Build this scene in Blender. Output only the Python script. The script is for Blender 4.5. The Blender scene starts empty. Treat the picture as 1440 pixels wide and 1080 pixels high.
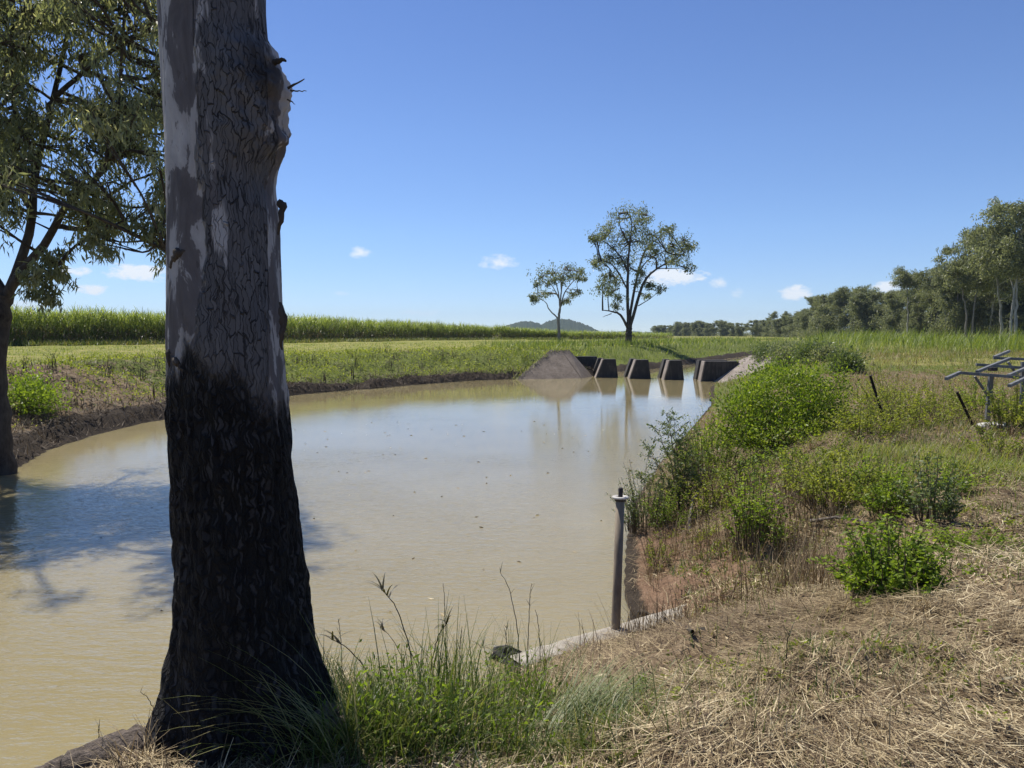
import bpy, bmesh, math, random
import numpy as np
from mathutils import Vector, Matrix
R = np.random.default_rng(11)
random.seed(5)
S = bpy.context.scene
COL = S.collection
PI = math.pi

# ------------------------------------------------------------------ camera
H, F, PITCH = 3.0, 1068.0, math.atan(70 / 1068.0)
cd = bpy.data.cameras.new('camera'); cam = bpy.data.objects.new('camera', cd); COL.objects.link(cam)
cam.location = (0, 0, H); cam.rotation_euler = (PI / 2 - PITCH, 0, 0)
cd.sensor_width = 36; cd.lens = 36 * F / 1440; cd.clip_start = 0.05; cd.clip_end = 20000
S.camera = cam

def ray(px, py):                                  # photograph pixel -> world direction
    u, v = (px - 720) / F, (540 - py) / F
    c, s = math.cos(PITCH), math.sin(PITCH)
    return np.array([u, c + v * s, -s + v * c])
def at(px, py, z=0.0):
    d = ray(px, py); t = (z - H) / d[2]
    return np.array([0, 0, H]) + d * t
def atY(px, py, Y):
    d = ray(px, py)
    return np.array([0, 0, H]) + d * (Y / d[1])

# ------------------------------------------------------------------ noise
def _h(ix, iy, sd):
    n = (ix.astype(np.int64) * 374761393 + iy.astype(np.int64) * 668265263 + sd * 974711) & 0x7fffffff
    n = ((n ^ (n >> 13)) * 1274126177) & 0x7fffffff
    n = (n ^ (n >> 16)) & 0xffff
    return n / 65535.0
def vn(x, y, sd=0):
    x = np.asarray(x, float); y = np.asarray(y, float)
    ix, iy = np.floor(x), np.floor(y); fx, fy = x - ix, y - iy
    fx = fx * fx * (3 - 2 * fx); fy = fy * fy * (3 - 2 * fy)
    a, b = _h(ix, iy, sd), _h(ix + 1, iy, sd); c, d = _h(ix, iy + 1, sd), _h(ix + 1, iy + 1, sd)
    return (a * (1 - fx) + b * fx) * (1 - fy) + (c * (1 - fx) + d * fx) * fy
def fbm(x, y, sd=0, o=4):
    t, a, f, n = 0, 1, 1, 0
    for k in range(o):
        t = t + a * vn(np.asarray(x) * f + 17.3 * k, np.asarray(y) * f - 9.1 * k, sd + k); n += a; a *= .5; f *= 2.03
    return t / n
def ss(t):
    t = np.clip(t, 0, 1); return t * t * (3 - 2 * t)

# ------------------------------------------------------------------ shoreline and terrain
def W(px, py): return tuple(at(px, py)[:2])
NEAR = [(-9, -9), (-5, -6), (-3.6, -1), (-3.0, 1.4), (-2.55, 3.0), (-1.95, 4.3), (-1.1, 5.3), (-.1, 6.42), (1.22, 7.38)]
RIGHT = [W(879, 828), W(882, 760), W(893, 705), W(930, 650), W(975, 600), W(1000, 570), W(1001, 545), W(1003, 536.5)]
RCH = [(14.6, 50.5), (18.5, 58), (26.5, 78), (38, 104), (52, 128), (90, 146)]
LCH = [(90, 152), (48, 134), (33.5, 108), (21.5, 83), (13, 67), (8.2, 60), W(836, 529)]
LEFT = [W(722, 533.5), W(660, 535.5), W(600, 540), W(520, 547), W(460, 551.5), W(402, 557), W(320, 570), W(240, 589), W(200, 595), W(133, 612),
        W(67, 633), W(30, 655), (-10.75, 15.4), (-11.6, 13.4), (-12.6, 6), (-13, -3), (-12, -9)]
POLY = np.array(NEAR + RIGHT + RCH + LCH + LEFT)
NR = len(NEAR) + len(RIGHT) + len(RCH)            # segments before this belong to the right-hand bank
def sdf(x, y):
    x = np.asarray(x, float); y = np.asarray(y, float)
    best = np.full(x.shape, 1e18); idx = np.zeros(x.shape, int); ins = np.zeros(x.shape, bool)
    n = len(POLY)
    for i in range(n):
        ax, ay = POLY[i]; bx, by = POLY[(i + 1) % n]
        dx, dy = bx - ax, by - ay
        t = np.clip(((x - ax) * dx + (y - ay) * dy) / (dx * dx + dy * dy), 0, 1)
        d = (x - ax - t * dx) ** 2 + (y - ay - t * dy) ** 2
        m = d < best; best = np.where(m, d, best); idx = np.where(m, i, idx)
        c = ((ay > y) != (by > y)) & (x < (bx - ax) * (y - ay) / (by - ay + 1e-12) + ax)
        ins ^= c
    s = np.sqrt(best); return np.where(ins, -s, s), idx
def height(x, y, detail=True):
    x = np.asarray(x, float); y = np.asarray(y, float)
    s, idx = sdf(x, y)
    left = idx >= NR - 1
    s2 = s + ((fbm(x * .8, y * .8, 3, 3) - .5) + .55 * (fbm(x * 2.7, y * 2.7, 13, 3) - .5)) * np.where(left, 1.0, .25) * ss(np.abs(s) * 2)
    hl = .42 * ss(s2 / .55) + 1.35 * ss((s2 - .2) / 5.2) + .35 * ss(s / 25)
    wnear = 1.15 + 2.0 * ss((x + 1.4) / 1.8)
    wnear = wnear + 1.2 * ss((y - 9) / 8)
    hr = .12 * ss(s2 / .15) + 1.2 * ss(s2 / wnear) ** np.where(y < 6, .8, 1.0) + .05 * ss(s / 8)
    hr = hr + .55 * ss((y - 26.5) / 6) * ss(s / 3 - .8) + .35 * ss((y - 38) / 30)
    h = np.where(left, hl, hr)
    h = np.where(s < 0, -.45 * ss(-s / .6), h)
    far = ss((np.hypot(x, y) - 260) / 200); h = h * (1 - far) + np.where(s < 0, h, 2.0) * far
    u = (x - 12.3) / 4.0                                     # bank dressed back behind the right weir slab
    cut = ss((y - 43.5) / 1.5) * (1 - ss((y - 50.2) / 1.0)) * ss((x - 10) / .5) * (1 - ss((x - 16.6) / 1.2))
    h = np.where(~left & (s > -1), h * (1 - cut) + np.minimum(h, -.5 + 1.9 * np.clip(u, -.2, 1.1)) * cut, h)
    if detail:
        land = ss(s / .5)
        dd = np.hypot(x, y)
        h = h + land * ((fbm(x * .55, y * .55, 21, 3) - .5) * .22 * ss(dd / 5 - .3)
                        + (fbm(x * 2.6, y * 2.6, 5, 3) - .5) * .2 * (1 - ss((dd - 25) / 30))
                        + (fbm(x * 8, y * 8, 8, 2) - .5) * .075 * (1 - ss((dd - 12) / 10)))
        h = h + land * np.where(left & (y < 70), (fbm(x * 1.3, y * 1.3, 31, 3) - .5) * .38 * (1 - ss((s - 5) / 4)), 0)
    return h
def hz(x, y): return float(height(np.array([x]), np.array([y]))[0])
def hit(px, py, dmax=300):
    d = ray(px, py); d = d / d[1]
    ys = np.exp(np.linspace(math.log(1.8), math.log(dmax), 1500))
    hh = height(d[0] * ys, ys)
    k = np.argmax(H + d[2] * ys < np.maximum(hh, 0)); y = ys[k]
    return np.array([d[0] * y, y, max(hh[k], 0)])

# ------------------------------------------------------------------ mesh helpers
class MB:
    def __init__(s): s.V = []; s.Fq = []; s.val = []; s.n = 0
    def add(s, V, Fq, val=0.5):
        V = np.asarray(V, float).reshape(-1, 3); Fq = np.asarray(Fq, int).reshape(-1, 4)
        s.V.append(V); s.Fq.append(Fq + s.n); s.n += len(V)
        s.val.append(np.broadcast_to(np.asarray(val, float), (len(Fq),)))
    def build(s, name, mat, parent=None, smooth=False):
        if s.n == 0: return None
        V = np.concatenate(s.V); Fq = np.concatenate(s.Fq); val = np.concatenate(s.val)
        me = bpy.data.meshes.new(name)
        me.vertices.add(len(V)); me.vertices.foreach_set('co', V.astype(np.float32).ravel())
        me.loops.add(len(Fq) * 4); me.loops.foreach_set('vertex_index', Fq.astype(np.int32).ravel())
        me.polygons.add(len(Fq)); me.polygons.foreach_set('loop_start', np.arange(0, len(Fq) * 4, 4, dtype=np.int32))
        if smooth: me.polygons.foreach_set('use_smooth', np.ones(len(Fq), bool))
        a = me.attributes.new('rnd', 'FLOAT', 'FACE'); a.data.foreach_set('value', val.astype(np.float32))
        me.update(calc_edges=True)
        me.materials.append(mat)
        o = bpy.data.objects.new(name, me); COL.objects.link(o)
        if parent: o.parent = parent
        return o
def tag(o, label=None, cat=None, group=None, kind=None):
    if label: o['label'] = label
    if cat: o['category'] = cat
    if group: o['group'] = group
    if kind: o['kind'] = kind
    return o
def thing(name, label, cat, loc, group=None):
    o = bpy.data.objects.new(name, None); COL.objects.link(o); o.location = loc; o.empty_display_size = .2
    return tag(o, label, cat, group)

def strips(mb, base, az, L, w, lean, curve, nseg=3, val=.5, taper=.8, twist=None):
    N = len(base); az = np.broadcast_to(az, N); L = np.broadcast_to(L, N); w = np.broadcast_to(w, N)
    lean = np.broadcast_to(lean, N); curve = np.broadcast_to(curve, N)
    P = np.zeros((N, nseg + 1, 3)); P[:, 0] = base
    for k in range(nseg):
        a = lean + curve * (k + .5) / nseg; st = L / nseg
        P[:, k + 1, 0] = P[:, k, 0] + np.sin(a) * np.cos(az) * st
        P[:, k + 1, 1] = P[:, k, 1] + np.sin(a) * np.sin(az) * st
        P[:, k + 1, 2] = P[:, k, 2] + np.cos(a) * st
    ta = az + PI / 2 if twist is None else twist
    side = np.stack([np.cos(ta), np.sin(ta), np.zeros(N)], 1)
    t = np.linspace(0, 1, nseg + 1)
    ww = (w[:, None] * .5) * (np.maximum(1 - t, .02) ** taper)[None]
    V = np.stack([P - side[:, None] * ww[..., None], P + side[:, None] * ww[..., None]], 2)
    b = (np.arange(N) * (nseg + 1) * 2)[:, None] + (np.arange(nseg) * 2)[None]
    Fq = np.stack([b, b + 1, b + 3, b + 2], 2)
    mb.add(V, Fq, np.repeat(np.broadcast_to(val, N), nseg))
    return P
def unit(v): return v / (np.linalg.norm(v, axis=-1, keepdims=True) + 1e-9)
def leaves(mb, C, D, L, w, val=.5):               # diamond leaves: base C, direction D
    N = len(C); D = unit(D); L = np.broadcast_to(L, N)[:, None]; w = np.broadcast_to(w, N)[:, None]
    s = unit(np.cross(D, R.normal(size=(N, 3)))); n = np.cross(D, s)
    mid = C + D * L * .45 + n * L * .06
    V = np.stack([C, mid - s * w * .5, C + D * L - n * L * .08, mid + s * w * .5], 1)
    b = (np.arange(N) * 4)[:, None]
    mb.add(V, np.concatenate([b, b + 1, b + 2, b + 3], 1), val)
def tube(mb, P, r, n=6, val=.5, rough=0):
    P = np.asarray(P, float); m = len(P); r = np.broadcast_to(r, m).astype(float)
    T = np.gradient(P, axis=0); T = unit(T)
    ref = np.array([0., 0., 1.]) if abs(T[:, 2]).mean() < .8 else np.array([1., 0., 0.])
    A = unit(np.cross(T, ref)); B = np.cross(T, A)
    th = np.linspace(0, 2 * PI, n, endpoint=False)
    rr = r[:, None] * (1 + rough * (R.random((m, n)) - .5))
    V = P[:, None] + A[:, None] * (np.cos(th)[None] * rr)[..., None] + B[:, None] * (np.sin(th)[None] * rr)[..., None]
    i = np.arange(m - 1)[:, None] * n; j = np.arange(n)[None]; j2 = (j + 1) % n
    mb.add(V, np.stack([i + j, i + j2, i + n + j2, i + n + j], 2), val)
def curve(P, n=12, jit=0):                        # Catmull-Rom resample
    P = np.asarray(P, float); Q = np.concatenate([[2 * P[0] - P[1]], P, [2 * P[-1] - P[-2]]])
    out = []
    for i in range(len(P) - 1):
        k = max(2, n // (len(P) - 1))
        t = np.linspace(0, 1, k, endpoint=False)[:, None]
        a, b, c, d = Q[i:i + 4]
        out.append(.5 * (2 * b + (c - a) * t + (2 * a - 5 * b + 4 * c - d) * t ** 2 + (3 * b - a - 3 * c + d) * t ** 3))
    out = np.concatenate(out + [P[-1:]])
    if jit: out[1:-1] += R.normal(size=out[1:-1].shape) * jit
    return out
def hull(name, pts, faces, mat, parent=None, bev=.02):
    bm = bmesh.new(); vs = [bm.verts.new(p) for p in pts]
    for f in faces: bm.faces.new([vs[i] for i in f])
    bmesh.ops.recalc_face_normals(bm, faces=bm.faces)
    if bev: bmesh.ops.bevel(bm, geom=list(bm.edges), offset=bev, segments=2, affect='EDGES', profile=.6)
    me = bpy.data.meshes.new(name); bm.to_mesh(me); bm.free(); me.materials.append(mat)
    o = bpy.data.objects.new(name, me); COL.objects.link(o)
    if parent: o.parent = parent
    return o
BOXF = [(0, 1, 2, 3), (4, 5, 6, 7), (0, 1, 5, 4), (1, 2, 6, 5), (2, 3, 7, 6), (3, 0, 4, 7)]
def bar(name, a, b, w, h, mat, parent=None, bev=.003, up=(0, 0, 1)):
    a, b = Vector(a), Vector(b); d = (b - a).normalized(); u = Vector(up)
    s = d.cross(u).normalized(); u = s.cross(d).normalized()
    pts = [p + s * (sx * w / 2) + u * (sz * h / 2) for p in (a, b) for sx, sz in ((-1, -1), (1, -1), (1, 1), (-1, 1))]
    return hull(name, pts, BOXF, mat, parent, bev)

# ------------------------------------------------------------------ materials
def mat(name):
    m = bpy.data.materials.new(name); m.use_nodes = True; nt = m.node_tree
    return m, nt, nt.nodes['Principled BSDF'], nt.nodes['Material Output']
def N(nt, t, **k):
    n = nt.nodes.new(t)
    for a, v in k.items():
        if a.startswith('i_'):
            key = a[2:]; n.inputs[int(key) if key.isdigit() else key.replace('_', ' ')].default_value = v
        else: setattr(n, a, v)
    return n
def ramp(nt, src, stops, interp='LINEAR'):
    r = nt.nodes.new('ShaderNodeValToRGB'); r.color_ramp.interpolation = interp
    e = r.color_ramp.elements
    while len(e) < len(stops): e.new(.5)
    for el, (p, c) in zip(e, stops):
        el.position = p; el.color = (*c, 1) if len(c) == 3 else c
    nt.links.new(src, r.inputs[0]); return r.outputs[0]
def g3(v): return (v, v, v)
def math_(nt, op, a, b=None, clamp=False):
    n = nt.nodes.new('ShaderNodeMath'); n.operation = op; n.use_clamp = clamp
    for i, v in enumerate((a, b)):
        if v is None: continue
        if isinstance(v, (int, float)): n.inputs[i].default_value = v
        else: nt.links.new(v, n.inputs[i])
    return n.outputs[0]
def mix(nt, f, a, b, mode='MIX'):
    n = nt.nodes.new('ShaderNodeMix'); n.data_type = 'RGBA'; n.blend_type = mode
    for i, v in ((0, f), (6, a), (7, b)):
        if isinstance(v, (int, float)): n.inputs[i].default_value = v
        elif isinstance(v, tuple): n.inputs[i].default_value = (*v, 1)
        else: nt.links.new(v, n.inputs[i])
    return n.outputs[2]
def noise(nt, vec, scale, detail=4, rough=.6, dist=0):
    n = N(nt, 'ShaderNodeTexNoise', i_Scale=scale, i_Detail=detail, i_Roughness=rough, i_Distortion=dist)
    if vec is not None: nt.links.new(vec, n.inputs['Vector'])
    return n.outputs[0]
def mapping(nt, vec, scale=(1, 1, 1), loc=(0, 0, 0), rot=(0, 0, 0)):
    n = N(nt, 'ShaderNodeMapping'); n.inputs['Scale'].default_value = scale; n.inputs['Location'].default_value = loc
    n.inputs['Rotation'].default_value = rot
    nt.links.new(vec, n.inputs['Vector']); return n.outputs[0]
def bump(nt, hgt, strength=.5, dist=.02, prev=None):
    n = N(nt, 'ShaderNodeBump', i_Strength=strength, i_Distance=dist); nt.links.new(hgt, n.inputs['Height'])
    if prev is not None: nt.links.new(prev, n.inputs['Normal'])
    return n.outputs[0]
def objco(nt): return N(nt, 'ShaderNodeTexCoord').outputs['Object']

def leafmat(name, stops, trans=.35, rough=.5, spec=.3, tint=(1.25, 1.3, .55)):
    m, nt, p, out = mat(name)
    a = N(nt, 'ShaderNodeAttribute', attribute_name='rnd')
    c = ramp(nt, a.outputs['Fac'], stops)
    nt.links.new(c, p.inputs['Base Color']); p.inputs['Roughness'].default_value = rough
    p.inputs['Specular IOR Level'].default_value = spec
    tr = N(nt, 'ShaderNodeBsdfTranslucent'); nt.links.new(mix(nt, 1.0, c, tint, 'MULTIPLY'), tr.inputs[0])
    mx = N(nt, 'ShaderNodeMixShader'); mx.inputs[0].default_value = trans
    nt.links.new(p.outputs[0], mx.inputs[1]); nt.links.new(tr.outputs[0], mx.inputs[2]); nt.links.new(mx.outputs[0], out.inputs[0])
    return m
M = {}
M['gum_leaf'] = leafmat('gum_leaf', [(0, (.10, .12, .06)), (.45, (.175, .20, .11)), (.8, (.29, .30, .175)), (1, (.42, .40, .26))], .55, .4, .5, (1.15, 1.15, .65))
M['gum_far'] = leafmat('gum_leaf_far', [(0, (.08, .10, .05)), (.6, (.16, .185, .095)), (1, (.29, .30, .16))], .5, .42, .5, (1.15, 1.15, .65))
M['wood_leaf'] = leafmat('woodland_leaf', [(0, (.11, .13, .075)), (.6, (.22, .24, .135)), (1, (.36, .37, .22))], .55, .42, .5, (1.12, 1.12, .7))
M['cane'] = leafmat('cane_leaf', [(0, (.12, .16, .035)), (.35, (.25, .30, .075)), (.6, (.42, .46, .16)), (.68, (.24, .19, .10)), (1, (.10, .07, .04))], .45, .42, .4)
M['green'] = leafmat('weed_leaf', [(0, (.09, .14, .02)), (.5, (.20, .275, .035)), (1, (.36, .42, .075))], .5, .48, .25)
M['shrub'] = leafmat('shrub_leaf', [(0, (.06, .105, .014)), (.5, (.18, .25, .03)), (1, (.38, .43, .07))], .5, .45, .3)
M['yellow'] = leafmat('yellow_weed_leaf', [(0, (.12, .155, .028)), (.5, (.26, .29, .05)), (1, (.42, .41, .10))], .5, .48, .25)
M['grass'] = leafmat('grass_blade', [(0, (.035, .06, .012)), (.5, (.08, .12, .022)), (.8, (.17, .19, .05)), (1, (.30, .26, .12))], .35, .45, .3)
M['levee'] = leafmat('levee_grass', [(0, (.085, .125, .024)), (.5, (.17, .22, .045)), (.85, (.28, .30, .085)), (1, (.38, .33, .16))], .42, .5, .3)
M['straw'] = leafmat('straw', [(0, (.075, .048, .028)), (.3, (.2, .145, .08)), (.65, (.42, .33, .185)), (1, (.72, .61, .39))], .15, .6, .2, (1, .9, .7))
M['rough'] = leafmat('rough_grass', [(0, (.07, .10, .02)), (.5, (.16, .18, .045)), (.78, (.26, .25, .08)), (.85, (.17, .12, .07)), (1, (.36, .28, .17))], .3, .55, .25)
M['litter'] = leafmat('bank_litter', [(0, (.05, .035, .022)), (.5, (.12, .09, .06)), (.8, (.22, .17, .11)), (1, (.3, .25, .17))], .1, .7, .2, (1, .9, .7))
M['grey_leaf'] = leafmat('grey_green_leaf', [(0, (.07, .10, .04)), (.5, (.13, .17, .065)), (1, (.22, .25, .11))], .4, .45, .3)

def barkmat(name, a, b, scale=14, zs=.3, strength=.6):
    m, nt, p, out = mat(name); c = mapping(nt, objco(nt), (1, 1, zs))
    n1 = noise(nt, c, scale, 6, .65); n2 = noise(nt, objco(nt), 2.2, 3)
    f = math_(nt, 'ADD', math_(nt, 'MULTIPLY', n1, .7), math_(nt, 'MULTIPLY', n2, .4))
    nt.links.new(ramp(nt, f, [(.35, a), (.7, b)]), p.inputs['Base Color']); p.inputs['Roughness'].default_value = .85
    p.inputs['Specular IOR Level'].default_value = .2
    nt.links.new(bump(nt, n1, strength, .05), p.inputs['Normal']); return m
M['bark_dark'] = barkmat('dark_bark', (.02, .016, .014), (.09, .075, .06))
M['bark_grey'] = barkmat('grey_bark', (.09, .08, .07), (.3, .27, .24), 6)
M['bark_pale'] = barkmat('pale_gum_bark', (.16, .15, .13), (.42, .40, .36), 4)
M['stem'] = barkmat('weed_stem', (.07, .05, .03), (.17, .13, .08), 30)
M['dead_wood'] = barkmat('dead_wood', (.06, .05, .045), (.2, .17, .14), 25)

def trunkmat():
    m, nt, p, out = mat('burnt_gum_bark'); co = objco(nt)
    sx = N(nt, 'ShaderNodeSeparateXYZ'); nt.links.new(co, sx.inputs[0])
    X, Y, Z = sx.outputs
    wob = noise(nt, mapping(nt, co, (1, 1, .35)), 5, 5, .65)
    wob2 = noise(nt, mapping(nt, co, (1, 1, .25), (3, 1, 7)), 3.2, 5, .6, .6)
    # cracked plates, laid out on the unrolled bark
    uv = N(nt, 'ShaderNodeAttribute', attribute_name='bark_uv').outputs['Vector']
    warp = N(nt, 'ShaderNodeVectorMath', operation='ADD')
    wn = N(nt, 'ShaderNodeTexNoise', i_Scale=17, i_Detail=5); nt.links.new(uv, wn.inputs['Vector'])
    wsc = N(nt, 'ShaderNodeVectorMath', operation='SCALE'); wsc.inputs['Scale'].default_value = .06; nt.links.new(wn.outputs['Color'], wsc.inputs[0])
    nt.links.new(uv, warp.inputs[0]); nt.links.new(wsc.outputs[0], warp.inputs[1])
    def vor(feat, sc):
        v = N(nt, 'ShaderNodeTexVoronoi', feature=feat, voronoi_dimensions='2D', i_Scale=1.0); v.inputs['Randomness'].default_value = 1.0
        nt.links.new(mapping(nt, warp.outputs[0], sc), v.inputs['Vector']); return v
    v1, v1f = vor('DISTANCE_TO_EDGE', (60, 12, 1)), vor('F1', (60, 12, 1))
    v2, v2f = vor('DISTANCE_TO_EDGE', (66, 17, 1)), vor('F1', (66, 17, 1))
    crackw = ramp(nt, noise(nt, mapping(nt, co, (1, 1, .5)), 6, 3), [(.35, g3(0.)), (.7, g3(1.))])
    crack = math_(nt, 'LESS_THAN', v1.outputs['Distance'], 0.045)
    crack = ramp(nt, v1.outputs['Distance'], [(.0, g3(1.)), (.02, g3(.85)), (.06, g3(0.))])
    crackw = math_(nt, 'ADD', math_(nt, 'MULTIPLY', crackw, .8), .2)
    crack = math_(nt, 'MULTIPLY', crack, crackw)
    fis = noise(nt, mapping(nt, warp.outputs[0], (70, 5, 1)), 1.0, 4, .6)          # long vertical fissures
    crack = math_(nt, 'MAXIMUM', crack, ramp(nt, fis, [(.60, g3(0.)), (.66, g3(.8))]))
    cellv = N(nt, 'ShaderNodeSeparateColor'); nt.links.new(v1f.outputs['Color'], cellv.inputs[0])
    # grey plate bark (right) against smooth pale bark (left)
    side = math_(nt, 'ADD', math_(nt, 'MULTIPLY', X, 6.), math_(nt, 'MULTIPLY', math_(nt, 'SUBTRACT', wob2, .5), 1.9))
    plates = math_(nt, 'ADD', side, .74, True)
    rs = math_(nt, 'ADD', math_(nt, 'SUBTRACT', math_(nt, 'MULTIPLY', X, 6.), .3), math_(nt, 'MULTIPLY', math_(nt, 'SUBTRACT', wob2, .5), 3.))
    plates = math_(nt, 'MINIMUM', plates, math_(nt, 'SUBTRACT', 1.0, rs, True))
    plates = ramp(nt, plates, [(.42, g3(0.)), (.5, g3(1.))])
    # second, sparse set of pale scars right across the plates
    scar = ramp(nt, noise(nt, mapping(nt, co, (1.2, 1.2, .22), (8, 2, 3)), 5.5, 4, .55), [(.62, g3(0.)), (.65, g3(1.))])
    pl = math_(nt, 'MULTIPLY', plates, math_(nt, 'SUBTRACT', 1., scar))
    plcol = mix(nt, cellv.outputs[0], (.078, .076, .078), (.112, .109, .11))
    plcol = mix(nt, crack, plcol, (.02, .019, .02))
    sm = ramp(nt, noise(nt, mapping(nt, co, (1, 1, .35), (1, 5, 2)), 8.5, 7, .62, .5), [(.36, (.085, .077, .076)), (.48, (.115, .105, .104)), (.50, (.29, .28, .272)), (.66, (.40, .385, .37)), (.70, (.13, .122, .118))])
    fleck = ramp(nt, noise(nt, mapping(nt, co, (1, 1, .45)), 34, 3, .5), [(.66, g3(0.)), (.7, g3(1.))])
    sm = mix(nt, math_(nt, 'MULTIPLY', fleck, .7), sm, (.07, .06, .055))
    upper = mix(nt, pl, sm, plcol)
    # charred lower bark with a ragged top line
    zl = math_(nt, 'ADD', Z, math_(nt, 'MULTIPLY', math_(nt, 'SUBTRACT', wob, .5), .75))
    zl = math_(nt, 'ADD', zl, math_(nt, 'MULTIPLY', X, .42))
    char = ramp(nt, math_(nt, 'MULTIPLY', zl, .25), [(.371, g3(1.)), (.381, g3(.75)), (.390, g3(.25)), (.41, g3(0.))])
    burl = N(nt, 'ShaderNodeVectorMath', operation='DISTANCE'); burl.inputs[1].default_value = (.18, -.16, 2.78)
    nt.links.new(co, burl.inputs[0])
    bm_ = ramp(nt, math_(nt, 'ADD', burl.outputs['Value'], math_(nt, 'MULTIPLY', math_(nt, 'SUBTRACT', wob, .5), .35)), [(.07, g3(.9)), (.15, g3(0.))])
    cv2 = N(nt, 'ShaderNodeSeparateColor'); nt.links.new(v2f.outputs['Color'], cv2.inputs[0])
    cellm = math_(nt, 'MULTIPLY', ramp(nt, cv2.outputs[1], [(.3, g3(0.)), (1, g3(1.))]), ramp(nt, v2.outputs['Distance'], [(.08, g3(0.)), (.25, g3(1.))]))
    cellm = math_(nt, 'MULTIPLY', cellm, ramp(nt, noise(nt, mapping(nt, co, (1, 1, .5), (4, 4, 4)), 3.5, 4), [(.36, g3(.2)), (.6, g3(1.))]))
    chcol = mix(nt, noise(nt, mapping(nt, co, (1, 1, .12)), 16, 4), (.005, .005, .005), (.014, .0125, .012))
    chcol = mix(nt, cellm, chcol, (.06, .058, .06))
    fis2 = noise(nt, mapping(nt, warp.outputs[0], (60, 4, 1), (2, 9, 0)), 1.0, 5, .65)
    chcol = mix(nt, ramp(nt, fis2, [(.58, g3(0.)), (.66, g3(1.))]), chcol, (.004, .004, .004))
    c = mix(nt, bm_, upper, (.03, .028, .028)); c = mix(nt, char, c, chcol)
    nt.links.new(c, p.inputs['Base Color']); p.inputs['Roughness'].default_value = .8; p.inputs['Specular IOR Level'].default_value = .25
    hp = math_(nt, 'MULTIPLY', math_(nt, 'SUBTRACT', 1., crack), plates)
    hc = math_(nt, 'ADD', math_(nt, 'MULTIPLY', ramp(nt, v2.outputs['Distance'], [(0, g3(0.)), (.22, g3(1.))]), .6), math_(nt, 'MULTIPLY', fis2, -1.6))
    hmix = mix(nt, char, hp, hc)
    b1 = bump(nt, hmix, 1.0, .02); b2 = bump(nt, noise(nt, mapping(nt, co, (1, 1, .4)), 60, 4), .35, .01, b1)
    nt.links.new(b2, p.inputs['Normal']); return m
M['trunk'] = trunkmat()

def concrete(name, a, b, c, scale=1.0):
    m, nt, p, out = mat(name); co = N(nt, 'ShaderNodeNewGeometry').outputs['Position']
    n1 = noise(nt, co, 1.3 * scale, 6, .65); n2 = noise(nt, mapping(nt, co, (3, 3, .4)), 2.5 * scale, 4, .6); n3 = noise(nt, co, 30 * scale, 4)
    f = math_(nt, 'ADD', math_(nt, 'MULTIPLY', n1, .55), math_(nt, 'MULTIPLY', n2, .45))
    col = ramp(nt, f, [(.36, a), (.5, b), (.64, c)])
    col = mix(nt, math_(nt, 'MULTIPLY', n3, .35), col, (.09, .08, .07))
    nt.links.new(col, p.inputs['Base Color']); p.inputs['Roughness'].default_value = .9
    nt.links.new(bump(nt, n3, .4, .02), p.inputs['Normal']); return m
M['conc'] = concrete('weathered_sunlit_concrete', (.13, .105, .085), (.24, .2, .165), (.36, .31, .26))  # weathered tone; also gives the edge strips their painted sunlit paleness
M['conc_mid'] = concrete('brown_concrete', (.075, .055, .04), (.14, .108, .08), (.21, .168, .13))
M['conc_dark'] = concrete('stained_shaded_concrete', (.010, .009, .0085), (.022, .02, .018), (.08, .068, .055))  # real staining plus the shade of the pier faces, put into the colour
M['kerb'] = concrete('kerb_concrete', (.2, .17, .13), (.34, .30, .24), (.44, .4, .33), 3)

def metal(name, a, b, rough=.55, metallic=.6, sc=8):
    m, nt, p, out = mat(name); n = noise(nt, mapping(nt, objco(nt), (1, 1, .25)), sc, 6, .7)
    nt.links.new(ramp(nt, n, [(.35, a), (.65, b)]), p.inputs['Base Color'])
    p.inputs['Roughness'].default_value = rough; p.inputs['Metallic'].default_value = metallic
    nt.links.new(bump(nt, n, .2, .01), p.inputs['Normal']); return m
M['pipe'] = metal('weathered_pipe', (.13, .10, .07), (.31, .25, .175), .8, .0)
M['galv'] = metal('galvanised_steel', (.10, .10, .098), (.2, .2, .19), .6, .15)
M['pale_metal'] = metal('pale_flange', (.3, .28, .25), (.48, .46, .42), .7, .0)
M['black_steel'] = metal('dark_steel', (.012, .01, .01), (.05, .035, .03), .7, .2)
M['white_lump'] = concrete('white_footing', (.45, .44, .42), (.6, .59, .56), (.72, .7, .68), 5)

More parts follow.
